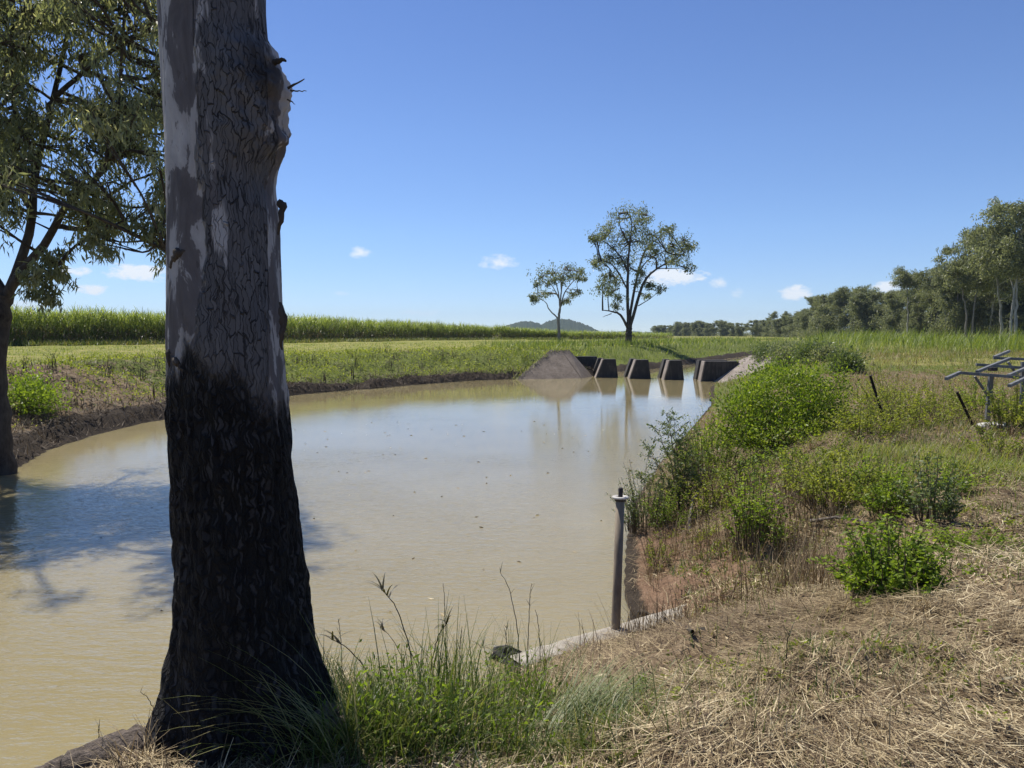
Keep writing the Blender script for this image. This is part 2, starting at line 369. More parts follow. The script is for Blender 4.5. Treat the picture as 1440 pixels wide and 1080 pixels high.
def groundmat():
    m, nt, p, out = mat('bank_soil'); co = N(nt, 'ShaderNodeNewGeometry').outputs['Position']
    def att(n): return N(nt, 'ShaderNodeAttribute', attribute_name=n).outputs['Fac']
    n1 = noise(nt, co, .7, 6, .65); n2 = noise(nt, co, 6, 6, .7); n3 = noise(nt, co, 45, 4, .7); n4 = noise(nt, co, 2.3, 5, .7)
    f = math_(nt, 'ADD', math_(nt, 'MULTIPLY', n2, .55), math_(nt, 'MULTIPLY', n3, .45))
    dry = ramp(nt, f, [(.33, (.07, .047, .03)), (.48, (.16, .115, .07)), (.62, (.3, .225, .14)), (.7, (.4, .31, .2))])
    red = ramp(nt, f, [(.3, (.10, .06, .036)), (.5, (.2, .125, .078)), (.7, (.31, .21, .135))])
    grn = ramp(nt, f, [(.32, (.04, .06, .012)), (.5, (.115, .14, .03)), (.66, (.22, .22, .065))])
    mud = ramp(nt, f, [(.35, (.02, .016, .012)), (.55, (.055, .042, .03)), (.7, (.13, .10, .07))])
    lawn = ramp(nt, math_(nt, 'ADD', math_(nt, 'MULTIPLY', n1, .6), math_(nt, 'MULTIPLY', n2, .4)), [(.36, (.11, .135, .026)), (.5, (.21, .21, .055)), (.6, (.3, .26, .10)), (.7, (.2, .15, .085))])
    def edge(a, k=.9):
        t = math_(nt, 'ADD', a, math_(nt, 'MULTIPLY', math_(nt, 'SUBTRACT', n4, .5), k))
        return ramp(nt, t, [(.42, g3(0.)), (.58, g3(1.))])
    c = mix(nt, edge(att('red')), dry, red)
    c = mix(nt, edge(att('green'), 1.6), c, grn)
    c = mix(nt, edge(att('lawn'), .5), c, lawn)
    c = mix(nt, edge(att('mud'), .8), c, mud)
    nt.links.new(c, p.inputs['Base Color']); p.inputs['Roughness'].default_value = .95; p.inputs['Specular IOR Level'].default_value = .1
    b = bump(nt, n2, .8, .08); b = bump(nt, n3, .8, .02, b)
    nt.links.new(b, p.inputs['Normal']); return m
def watermat():
    m, nt, p, out = mat('muddy_water'); co = N(nt, 'ShaderNodeNewGeometry').outputs['Position']
    big = noise(nt, co, .12, 3)
    nt.links.new(ramp(nt, big, [(.35, (.225, .185, .092)), (.65, (.27, .226, .12))]), p.inputs['Base Color'])
    p.subsurface_method = 'BURLEY'; p.inputs['Subsurface Weight'].default_value = .8; p.inputs['Subsurface Scale'].default_value = .3; p.inputs['Subsurface Radius'].default_value = (1., .9, .7)
    p.inputs['Roughness'].default_value = .035; p.inputs['IOR'].default_value = 1.33
    sy = N(nt, 'ShaderNodeSeparateXYZ'); nt.links.new(co, sy.inputs[0])
    calm = ramp(nt, math_(nt, 'ADD', math_(nt, 'MULTIPLY', sy.outputs[1], .022), math_(nt, 'MULTIPLY', big, .35)), [(.3, g3(1.)), (.62, g3(.16)), (1, g3(.05))])
    w1 = noise(nt, mapping(nt, co, (.55, 1.5, 1), rot=(0, 0, .12)), 5.5, 3, .55); w2 = noise(nt, mapping(nt, co, (.6, 1.3, 1), rot=(0, 0, -.2)), 17, 2, .5)
    w3 = noise(nt, co, .9, 2)
    hgt = math_(nt, 'ADD', math_(nt, 'MULTIPLY', w1, .6), math_(nt, 'ADD', math_(nt, 'MULTIPLY', w2, .22), math_(nt, 'MULTIPLY', w3, .35)))
    hgt = math_(nt, 'MULTIPLY', hgt, calm)
    nt.links.new(bump(nt, hgt, 1.0, .035), p.inputs['Normal']); return m
def hillmat():
    m, nt, p, out = mat('forested_hill'); co = objco(nt)
    n = noise(nt, co, .06, 6, .75); n2 = noise(nt, co, .35, 3)
    nt.links.new(ramp(nt, math_(nt, 'ADD', math_(nt, 'MULTIPLY', n, .6), math_(nt, 'MULTIPLY', n2, .4)), [(.35, (.03, .045, .022)), (.65, (.10, .115, .055))]), p.inputs['Base Color'])
    p.inputs['Roughness'].default_value = 1; p.inputs['Specular IOR Level'].default_value = 0
    nt.links.new(bump(nt, n2, 1, 6), p.inputs['Normal']); return m

# ------------------------------------------------------------------ light and sky
SUN_EL, SUN_AZ = math.radians(59), math.radians(-40)     # azimuth clockwise from +Y (the view direction)
sdir = Vector((math.sin(SUN_AZ) * math.cos(SUN_EL), math.cos(SUN_AZ) * math.cos(SUN_EL), math.sin(SUN_EL)))
ld = bpy.data.lights.new('sun', 'SUN'); ld.energy = 5.0; ld.angle = math.radians(.53); ld.color = (1, .95, .87)
lo = bpy.data.objects.new('sun', ld); COL.objects.link(lo); lo.rotation_euler = sdir.to_track_quat('Z', 'Y').to_euler(); lo.location = (0, 0, 50)
wd = bpy.data.worlds.new('World'); S.world = wd; wd.use_nodes = True; nt = wd.node_tree
bg = nt.nodes['Background']; bg.inputs[1].default_value = .125
sky = N(nt, 'ShaderNodeTexSky', sky_type='NISHITA', sun_disc=False, sun_elevation=SUN_EL, sun_rotation=SUN_AZ, altitude=0, air_density=.55, dust_density=.05, ozone_density=7.0)
dirn = N(nt, 'ShaderNodeTexCoord').outputs['Generated']
cn = noise(nt, mapping(nt, dirn, (1, 1, 2.2)), 55, 6, .62); cn2 = noise(nt, mapping(nt, dirn, (1, 1, 2)), 22, 4, .6)
cnn = math_(nt, 'ADD', math_(nt, 'MULTIPLY', cn, 1.5), math_(nt, 'MULTIPLY', cn2, 1.0))
tot = None
for (px, py, a, b, den) in [(190, 383, 46, 12, 1), (106, 381, 22, 8, .8), (131, 407, 20, 8, .8), (506, 357, 17, 9, .55), (700, 369, 28, 11, .6), (948, 389, 46, 12, 1.0),
                            (1010, 397, 15, 9, .5), (1036, 412, 12, 8, .4), (1120, 411, 22, 10, .95), (1250, 404, 26, 10, .9), (30, 430, 30, 9, .6), (480, 412, 14, 5, .25), (590, 440, 30, 5, .25)]:
    c = Vector(ray(px, py)).normalized(); r_ = Vector((0, 0, 1)).cross(c).normalized(); u_ = c.cross(r_)
    sb = N(nt, 'ShaderNodeVectorMath', operation='SUBTRACT'); sb.inputs[1].default_value = c; nt.links.new(dirn, sb.inputs[0])
    k = 1 / F * c.y
    dr = N(nt, 'ShaderNodeVectorMath', operation='DOT_PRODUCT'); dr.inputs[1].default_value = r_ / (a * k); nt.links.new(sb.outputs[0], dr.inputs[0])
    du = N(nt, 'ShaderNodeVectorMath', operation='DOT_PRODUCT'); du.inputs[1].default_value = u_ / (b * k); nt.links.new(sb.outputs[0], du.inputs[0])
    q = math_(nt, 'ADD', math_(nt, 'POWER', dr.outputs['Value'], 2.), math_(nt, 'POWER', du.outputs['Value'], 2.))
    v = math_(nt, 'SUBTRACT', math_(nt, 'ADD', math_(nt, 'MULTIPLY', math_(nt, 'SUBTRACT', cnn, 1.25), 2.4), 1.0), math_(nt, 'ADD', q, .35 * (1 - den)), False)
    v = math_(nt, 'MULTIPLY', v, .9 * den + .1, True)
    tot = v if tot is None else math_(nt, 'MAXIMUM', tot, v)
cm = ramp(nt, tot, [(.0, g3(0.)), (.3, g3(.3)), (.9, g3(.9))])
sz = N(nt, 'ShaderNodeSeparateXYZ'); nt.links.new(dirn, sz.inputs[0])
grade = ramp(nt, sz.outputs[2], [(0, (.98, .86, .73)), (.05, (.98, .88, .79)), (.13, (1.06, 1.0, .93)), (.24, (1.08, 1.04, 1.03)), (.45, (.96, .97, 1.08)), (1, (.9, .93, 1.08))])
skyc = mix(nt, 1.0, sky.outputs[0], grade, 'MULTIPLY')
nt.links.new(mix(nt, cm, skyc, (5.8, 6.0, 6.2)), bg.inputs[0])
S.view_settings.view_transform = 'Standard'; S.view_settings.look = 'None'; S.view_settings.exposure = 0.44; S.view_settings.gamma = 1

# ------------------------------------------------------------------ the setting: ground, water, hills
def axis(lo, hi, fine, g, c):
    out = [c]; v = c
    while v < hi: v += max(fine, g * abs(v - c)); out.append(v)
    neg = []; v = c
    while v > lo: v -= max(fine, g * abs(v - c)); neg.append(v)
    return np.array(neg[::-1] + out)
ax = axis(-3500, 3500, .07, .0145, 1.0); ay = axis(-200, 3800, .07, .0135, 4.0)
GX, GY = np.meshgrid(ax, ay); gx, gy = GX.ravel(), GY.ravel()
gs, gi = sdf(gx, gy); gl = gi >= NR - 1
gh = height(gx, gy)
i = (np.arange(len(ay) - 1)[:, None] * len(ax)) + np.arange(len(ax) - 1)[None]
gf = np.stack([i, i + 1, i + len(ax) + 1, i + len(ax)], 2).reshape(-1, 4)
gb = MB(); gb.add(np.stack([gx, gy, gh], 1), gf)
ground = gb.build('ground', groundmat(), smooth=True); tag(ground, kind='structure')
def gmask(x, y, s, left):
    d = np.hypot(x, y)
    green_l = .30 + .5 * ss((y - 26) / 10) + .25 * ss((s - 4) / 3)
    lawn = np.where(left, ss((s - 5.2) / 1.5), ss((y - 28) / 4) * ss((s - 4) / 2) * .8)
    scar = np.exp(-(((x - 11) / 6) ** 2 + ((y - 24) / 3.5) ** 2))
    green_r = .08 + .3 * ss((y - 9) / 5) - .5 * scar + .6 * ss((y - 27) / 5)
    mud = np.where(left, 1.15 - s / 1.3, .9 - s / .35)
    red = np.where(left, 0, np.exp(-((x - 1.9) / .8) ** 2 - ((y - 9) / 2.2) ** 2) + .55 * np.exp(-((x - 4.2) / 1.6) ** 2 - ((y - 4.6) / 2.2) ** 2))
    return dict(green=np.where(left, green_l, green_r), lawn=lawn, mud=np.clip(mud, 0, 1), red=red)
for k, v in gmask(gx, gy, gs, gl).items():
    a = ground.data.attributes.new(k, 'FLOAT', 'POINT'); a.data.foreach_set('value', np.clip(v, 0, 1).astype(np.float32))
wb = MB(); wb.add([(-30, -12, 0), (140, -12, 0), (140, 310, 0), (-30, 310, 0)], [(0, 1, 2, 3)])
tag(wb.build('water', watermat()), kind='structure')

def hill(name, profile, Y, depth, mt):
    px = np.linspace(profile[0][0], profile[-1][0], 160); py = np.interp(px, [a for a, b in profile], [b for a, b in profile])
    V = []; nd = 14
    for j in range(nd):
        t = j / (nd - 1); k = math.sin(PI * min(t * 1.0, 1))
        for a, b in zip(px, py):
            q = atY(a, b, Y); zt = max(q[2], 0)
            nz = (float(vn(a * .9, j * 1.7, 2)) - .5) * zt * .16
            V.append((q[0] * (1 + (t - .5) * depth / Y), Y + (t - .5) * depth, zt * k ** .8 + nz * k - 1))
    n = len(px); i = (np.arange(nd - 1)[:, None] * n) + np.arange(n - 1)[None]
    mb = MB(); mb.add(V, np.stack([i, i + 1, i + n + 1, i + n], 2)); return tag(mb.build(name, mt, smooth=True), kind='structure')
HM = hillmat()
hill('hills', [(676, 470), (700, 462), (715, 456), (738, 451), (750, 452), (762, 456), (772, 451), (785, 447.5), (800, 449), (818, 454), (833, 460), (846, 467), (858, 471)], 1700, 700, HM)
hill('hills', [(790, 472), (840, 470), (868, 466), (885, 464.5), (905, 467), (925, 466), (950, 469), (985, 472)], 3400, 600, HM)

# ------------------------------------------------------------------ vegetation generators
def bush(name, label, loc, lobes, nleaf, leaf, mt, stems=12, cat='bush', group=None, upw=.5, shell=.6, wfac=.5):
    t = thing(name, label, cat, tuple(loc), group)
    fb, sb = MB(), MB()
    vol = np.array([l[3] * l[3] * l[4] for l in lobes]) ** .75; vol = vol / vol.sum()
    for l, f in zip(lobes, vol):
        n = int(nleaf * f); c = np.array(l[:3])
        k = max(4, n // 28)                                        # leaf sprays round twig ends
        d = unit(R.normal(size=(k, 3))); rr = (shell + (1 - shell) * R.random(k)) ** .6 * (.8 + .4 * R.random(k))
        tw = c + d * rr[:, None] * np.array([l[3], l[3], l[4]])
        tw[:, 2] = np.maximum(tw[:, 2], .03)
        P = np.repeat(tw, 28, 0); n = len(P)
        sp = leaf * 2.2
        P = P + R.normal(size=(n, 3)) * np.array([sp, sp, sp * .9]); P[:, 2] = np.maximum(P[:, 2], .02)
        D = unit(P - np.repeat(tw, 28, 0)) * .7 + R.normal(size=(n, 3)) * .6 + np.array([0, 0, upw])
        v = np.clip(np.repeat(R.random(k), 28) * .6 + R.random(n) * .4, 0, 1)
        leaves(fb, P, D, leaf * (.6 + .8 * R.random(n)), leaf * wfac * (.7 + .6 * R.random(n)), v)
        for q in tw[R.permutation(k)[:max(2, stems // len(lobes))]]:
            b0 = np.array([c[0] * .5 + R.normal() * .06, c[1] * .5 + R.normal() * .06, -.05])
            tube(sb, curve([b0, (b0 + q) / 2 + R.normal(size=3) * .06 + np.array([0, 0, .05]), q], 8), np.linspace(.011, .003, 9) * (1 + leaf * 3), 5)
    fb.build('foliage', mt, t); sb.build('stem', M['stem'], t)
    return t

def shoots(name, label, loc, w, h, n, leaf, mt, cat, per=26, lean=.85, wfac=.5):
    t = thing(name, label, cat, tuple(loc)); fb, sb = MB(), MB(); w, h = float(w), float(h)
    for i in range(n):
        a = R.uniform(0, 2 * PI); r = math.sqrt(R.random()) * w * .33; b = np.array([math.cos(a) * r, math.sin(a) * r, -.04])
        hh = h * R.uniform(.35, 1.12) * (1.05 - .45 * (r / (w * .33)) ** 2); o = np.array([math.cos(a), math.sin(a), 0]) * r * lean * R.uniform(.2, 1.6) + R.normal(size=3) * np.array([.07, .07, 0]) * w
        Q = curve([b, b + o * .3 + np.array([0, 0, hh * .55]), b + o + np.array([0, 0, hh])], 16, .004)
        tube(sb, Q, np.linspace(.0035 + leaf * .05, .0015, len(Q)), 4)
        f = R.uniform(.28, 1, per) ** .8; k = (f * (len(Q) - 1)).astype(int); P = Q[k] + R.normal(size=(per, 3)) * leaf * .22
        az = R.uniform(0, 2 * PI, per); D = np.stack([np.cos(az), np.sin(az), R.uniform(-.45, .75, per)], 1)
        leaves(fb, P, D, leaf * R.uniform(.5, 1.25, per) * (1.1 - .45 * f), leaf * wfac * R.uniform(.6, 1.2, per) * (1.1 - .45 * f), np.clip(R.random() * .45 + R.random(per) * .35 + .3 * (f - .5), 0, 1))
    fb.build('foliage', mt, t); sb.build('stem', M['stem'], t); return t

def skeleton_tree(name, label, base, limbs, clumps, bark, leafm, per, leaf, Y, spread, group=None, hang=.8, cat='tree', clumpflat=.7, wf=.3, tubes=7):
    """limbs: list of (list of world points, r0, r1); clumps: list of (world point, radius)"""
    base = np.asarray(base, float)
    t = thing(name, label, cat, tuple(base), group)
    tb, cb = MB(), MB(); allp = []
    for P, r0, r1 in limbs:
        Q = curve(np.array(P) - base, 16, r0 * .12); allp.append(Q)
        tube(tb, Q, np.linspace(r0, r1, len(Q)) , tubes, rough=.1)
    allp = np.concatenate(allp)
    for c, r in clumps:
        c = np.asarray(c) - base
        dd = np.linalg.norm((allp - c) * np.array([1, 1, 1.0]) + np.maximum(allp[:, 2:] - c[2], 0) * 1.2, axis=1); q = allp[np.argmin(dd)]
        n = int(per * (.6 + .8 * R.random()))
        mid = (q + c) / 2 + R.normal(size=3) * r * .25
        tube(tb, curve([q, mid, c], 6), np.linspace(max(.1 * r, .012), .03 * r, 7), 4)
        for k in range(3):
            e = c + unit(R.normal(size=3)) * r * .8
            tube(tb, curve([mid, (c + e) / 2, e], 4), np.linspace(.05 * r, .015 * r, 5), 3)
        ns = max(3, n // 14); sub = c + R.normal(size=(ns, 3)) * np.array([r, r, r * clumpflat]) * .5
        P = np.repeat(sub, 14, 0) + R.normal(size=(ns * 14, 3)) * np.array([.22, .22, .24]) * r
        D = R.normal(size=P.shape) * .55 + np.array([0, 0, -hang])
        v = np.clip(R.random() * .35 + np.repeat(R.random(ns), 14) * .3 + R.random(len(P)) * .4, 0, 1)
        leaves(cb, P, D, leaf * (.6 + .8 * R.random(len(P))), leaf * wf * (.7 + .6 * R.random(len(P))), v)
    tb.build('trunk', bark, t, True); cb.build('crown', leafm, t)
    return t

# ------------------------------------------------------------------ foreground gum trunk
def big_trunk():
    Y0 = 3.12
    ey = [-420, 0, 300, 540, 700, 900, 980, 1030, 1060, 1100]
    el = [221, 227, 238, 240, 248, 250, 244, 232, 215, 195]
    er = [364, 370, 388, 402, 414, 438, 462, 482, 495, 505]
    rows = np.concatenate([np.linspace(-420, 0, 60, endpoint=False), np.linspace(0, 1100, 520)])
    base = atY(350, 1040, Y0); bx, bz = base[0], base[2]
    t = thing('gum_tree', 'huge nearby gum trunk, grey above and fire-blackened below, on the near bank', 'tree', (bx, Y0, bz))
    nth = 220; th = np.linspace(0, 2 * PI, nth, endpoint=False)
    V = []
    for py in rows:
        l, r = np.interp(py, ey, el), np.interp(py, ey, er)
        a, b = atY(l, py, Y0), atY(r, py, Y0); cx = (a[0] + b[0]) / 2; rad = (b[0] - a[0]) / 2 * .985; z = a[2]
        burl = .075 * math.exp(-((py - 128) / 42) ** 2) + .052 * math.exp(-((py - 195) / 34) ** 2) + .02 * math.exp(-((py - 80) / 16) ** 2) - .012 * math.exp(-((py - 262) / 26) ** 2)
        thr = -.25
        bul = burl * np.clip(np.cos(th - thr), 0, 1) ** 2.2
        ch = float(ss(np.array((py - 520) / 60)))
        n = (fbm(np.cos(th) * 2 + 9, z * 1.5 + np.sin(th) * 2, 4, 3) - .5) * .03
        fine = (fbm(th * 14 * (1 - 0) , np.full(nth, z * 9), 6, 2) - .5) * (.006 + .028 * ch)
        fl = float(ss(np.array((py - 830) / 230)))
        but = fl * .05 * np.cos(3 * th + 1.1) + fl * .03 * np.cos(7 * th)
        fb2 = bul * (fbm(th * 9, np.full(nth, z * 22), 15, 3) - .35) * .9
        rr = rad + n + fine + bul + but + fb2
        V.append(np.stack([cx + rr * np.cos(th) - bx, rr * np.sin(th), np.full(nth, z - bz)], 1))
    V = np.array(V); m = len(rows)
    i = np.arange(m - 1)[:, None] * nth; j = np.arange(nth)[None]; j2 = (j + 1) % nth
    mb = MB(); mb.add(V, np.stack([i + j, i + j2, i + nth + j2, i + nth + j], 2)); tr = mb.build('trunk', M['trunk'], t, True)
    ca, sa = np.cos(th), np.sin(th); uu = np.mod(th - PI / 2, 2 * PI) * .235
    UV = np.stack([np.broadcast_to(uu, (m, nth)), V[:, :, 2], np.zeros((m, nth))], 2)
    at_ = tr.data.attributes.new('bark_uv', 'FLOAT_VECTOR', 'POINT'); at_.data.foreach_set('vector', UV.astype(np.float32).ravel())
    L = lambda px, py, Y: atY(px, py, Y) - np.array([bx, Y0, bz])
    # broken twig stubs and loose bark on the burl
    for P, r in [([(405, 124, 3.02), (416, 118, 3.0), (428, 111, 2.98)], .006), ([(408, 127, 3.0), (418, 127.5, 3.0), (431, 128, 3.0)], .004),
                 ([(404, 140, 3.02), (411, 144, 3.0), (415, 147, 3.0)], .003), ([(385, 88, 3.05), (397, 84, 3.03), (402, 86, 3.02)], .012)]:
        mb = MB(); tube(mb, curve([L(*p) for p in P], 8, .001), np.linspace(r, r * .35, 9), 6, rough=.4); mb.build('broken_twig', M['bark_dark'], t)
    for pts, w in [([(392, 283, 3.0), (396, 288, 2.99), (395, 305, 2.98), (391, 330, 3.0)], .018), ([(394, 425, 3.0), (398, 445, 2.99), (396, 470, 2.98), (397, 492, 2.99)], .016),
                   ([(262, 352, 2.92), (252, 357, 2.93), (244, 366, 2.95), (241, 378, 2.97)], .022), ([(240, 490, 2.97), (238, 505, 2.96), (241, 520, 2.96)], .014),
                   ([(242, 500, 2.95), (250, 512, 2.92), (258, 522, 2.91)], .014)]:
        mb = MB(); tube(mb, curve([L(*p) for p in pts], 12, .002), w * np.concatenate([np.linspace(.3, 1, 4), np.linspace(1, .2, len(curve([L(*p) for p in pts], 12)) - 4)]), 7, rough=.6)
        mb.build('loose_bark', M['bark_dark'], t)
    for pts, r0, r1 in [([(262, 1035, 3.0), (215, 1052, 2.97), (160, 1066, 2.9), (100, 1086, 2.85), (40, 1110, 2.8)], .11, .06),
                        ([(440, 1010, 3.05), (485, 1045, 3.0), (530, 1075, 2.95), (580, 1100, 2.9)], .10, .03)]:
        mb = MB(); Q = curve([L(*p) for p in pts], 30, .008); tube(mb, Q, np.linspace(r0, r1, len(Q)), 20, rough=.14); mb.build('root', M['root'], t, True)
    return t
M['root'] = barkmat('root_bark', (.05, .04, .032), (.26, .21, .17), 30, 1.0, 1.0)
big_trunk()

# ------------------------------------------------------------------ left bank gum tree
def left_tree():
    Y = 16.2
    b = atY(2, 660, Y); b[2] = hz(b[0], b[1])
    w = lambda px, py, dy=0: atY(px, py, Y + dy)
    J = lambda pts, dy: [w(px, max(py, -60 + px * .1), dy * k / max(1, len(pts) - 1)) for k, (px, py) in enumerate(pts)]
    limbs = [([b - np.array([0, 0, .25]), w(-3, 600), w(-6, 520), w(1, 455), w(9, 412)], .27, .16),
             (J([(10, 415), (45, 365), (75, 325), (92, 290), (125, 262), (150, 225), (165, 150), (172, 60)], -1.0), .10, .025),
             (J([(9, 418), (33, 355), (46, 300), (52, 230), (75, 140), (95, 40), (110, -80)], 1.2), .11, .03),
             (J([(8, 418), (-30, 350), (-60, 250), (-90, 100), (-100, -60)], .8), .11, .03),
             (J([(80, 318), (115, 322), (160, 318), (205, 338), (232, 352)], -1.2), .06, .015),
             (J([(92, 290), (140, 282), (185, 255), (235, 240)], 1.0), .05, .015),
             (J([(40, 372), (58, 388), (72, 384), (82, 372)], -.8), .035, .012),
             (J([(125, 262), (180, 205), (230, 150)], 1.4), .05, .012),
             (J([(46, 300), (10, 230), (-25, 150), (-40, 60)], -1.5), .07, .02),
             (J([(75, 140), (130, 90), (195, 50), (240, 20)], -1.5), .055, .015),
             (J([(52, 230), (20, 150), (15, 60), (25, -40)], -1.0), .06, .02),
             (J([(95, 40), (160, -40), (220, -100)], 1.0), .05, .015),
             (J([(140, 282), (190, 292), (240, 285), (290, 280)], .6), .03, .01),
             (J([(172, 60), (180, -20), (200, -120)], .3), .03, .01)]
    clumps = []
    while len(clumps) < 350:
        px, py = R.uniform(-230, 300), R.uniform(-300, 345)
        lim = 250 + 65 * math.sin(px * .045 + 2) + 20 * R.random()
        if px > 120: lim += 25
        if px > 245 or py < -90: continue
        if py > lim: continue
        if fbm(px * .014, py * .014, 77, 2) < .36: continue
        clumps.append((w(px, py, R.normal() * 1.3), .34 + .18 * R.random()))
    for px, py in [(60, 395), (75, 380), (48, 405), (85, 365), (55, 375), (66, 415), (92, 385), (40, 390), (62, 360), (222, 345), (232, 362), (212, 325), (228, 320), (150, 322), (140, 335), (155, 345),
                   (185, 300), (200, 315), (20, 300), (0, 285), (215, 290), (235, 300), (225, 270), (110, 290)]:
        clumps.append((w(px, py, -1.0 + R.normal() * .4), .22 + .08 * R.random()))
    skeleton_tree('gum_tree', 'leafy drooping gum tree with a dark forked trunk on the left bank', b, limbs, clumps, M['bark_dark'], M['gum_leaf'], 150, .17, Y, 2, wf=.22, hang=1.0, clumpflat=.85, tubes=10)
left_tree()

# ------------------------------------------------------------------ the two trees beyond the weir (coordinates read off a 4x crop)
def cropw(Y): return lambda x, y, dy=0: atY(660 + x / 4, 270 + y / 4, Y + dy)
def lone_trees():
    Y = 84; w = cropw(Y); J = lambda pts, dy=0: [w(x, y, dy * k / max(1, len(pts) - 1)) for k, (x, y) in enumerate(pts)]
    b = w(895, 838); b[2] = hz(b[0], b[1])
    limbs = [([b - np.array([0, 0, .3]), w(897, 800), w(898, 745)], .44, .30),
             (J([(894, 750), (889, 600), (892, 450), (900, 300), (915, 200), (900, 110)]), .2, .04),
             (J([(905, 750), (940, 640), (975, 520), (1020, 460), (1090, 410), (1180, 360), (1240, 330)], -3), .2, .03),
             (J([(900, 720), (925, 560), (950, 450), (990, 330), (1060, 260), (1130, 200)], 3), .17, .04),
             (J([(888, 755), (850, 692), (800, 672), (750, 666)], -2), .17, .04), (J([(750, 666), (749, 630)], 0), .04, .02), (J([(800, 684), (750, 703)], 0), .05, .02),
             (J([(785, 668), (780, 600), (790, 520), (800, 450)], 1), .07, .03), (J([(830, 680), (838, 600), (845, 540)], 1), .05, .02),
             (J([(890, 550), (830, 440), (770, 390), (700, 402)], -2), .10, .03),
             (J([(892, 450), (840, 350), (760, 280), (680, 258)], 2), .11, .03),
             (J([(900, 300), (850, 200), (840, 110)], -2), .08, .03), (J([(915, 200), (960, 160), (1000, 130)], 2), .06, .02),
             (J([(950, 640), (1010, 605), (1075, 550)], -2), .06, .02), (J([(975, 520), (1040, 440), (1150, 430), (1235, 425)], 2), .08, .02),
             (J([(950, 450), (1010, 380), (1100, 330), (1200, 270)], -1), .08, .02)]
    cl = [(890, 110, 50), (960, 130, 46), (840, 140, 36), (785, 200, 42), (725, 250, 44), (690, 262, 26), (760, 235, 36), (850, 240, 44), (930, 200, 44), (985, 155, 36), (1000, 240, 36), (960, 270, 46),
          (880, 310, 52), (820, 320, 44), (1050, 260, 44), (1110, 215, 32), (1130, 290, 52), (1200, 270, 40), (1240, 310, 32), (1190, 350, 46), (1100, 345, 52), (1040, 340, 46), (980, 350, 46),
          (1232, 425, 24), (1150, 385, 36), (740, 390, 36), (705, 402, 22), (780, 370, 32), (830, 390, 42), (800, 480, 48), (760, 525, 38), (840, 500, 38), (800, 560, 30), (845, 590, 26), (755, 480, 26),
          (960, 450, 34), (940, 510, 30), (1020, 520, 26), (1080, 545, 22), (990, 580, 20), (900, 420, 30), (870, 380, 34), (910, 250, 36), (1010, 300, 40), (1160, 320, 36), (830, 640, 20)]
    C = [(w(x + R.normal() * 3, y, R.normal() * 2.4), r / 4 * Y / F * 1.3) for x, y, r in cl]
    skeleton_tree('gum_tree', 'tall many-stemmed gum tree standing alone on the grassy bank beyond the weir', b, limbs, C, M['bark_dark'], M['gum_far'], 285, .25, Y, 2, wf=.42, hang=.6)
    Y = 78; w = cropw(Y); b = w(505, 850); b[2] = hz(b[0], b[1])
    limbs = [([b - np.array([0, 0, .3]), w(503, 780), w(502, 710), w(510, 655)], .17, .12),
             (J([(510, 655), (500, 560), (470, 470), (440, 440)], 1), .08, .02), (J([(510, 655), (517, 560), (530, 470), (545, 420)], -1), .09, .02),
             (J([(512, 650), (540, 560), (600, 490), (650, 482)], 1), .08, .02), (J([(500, 712), (450, 662), (430, 622), (385, 590)], -1), .08, .02),
             (J([(505, 600), (460, 520), (400, 480)], -1), .06, .02), (J([(525, 620), (560, 590), (610, 556)], -1), .04, .015), (J([(517, 560), (510, 480), (490, 440)], 1.5), .05, .015)]
    cl = [(400, 578, 40), (440, 568, 28), (370, 600, 22), (400, 478, 36), (440, 450, 40), (490, 448, 40), (540, 430, 44), (590, 440, 40), (630, 450, 30), (650, 485, 16), (560, 478, 30), (580, 570, 24),
          (610, 555, 20), (550, 612, 24), (520, 490, 30), (470, 495, 24), (380, 515, 18), (430, 515, 22), (355, 590, 18), (615, 480, 22)]
    C = [(w(x, y, R.normal() * 1.3), r / 4 * Y / F * 1.1) for x, y, r in cl]
    skeleton_tree('gum_tree', 'small slender gum tree with a rounded top, left of the tall lone tree', b, limbs, C, M['bark_grey'], M['gum_far'], 200, .22, Y, 2, wf=.42, hang=.5)
lone_trees()

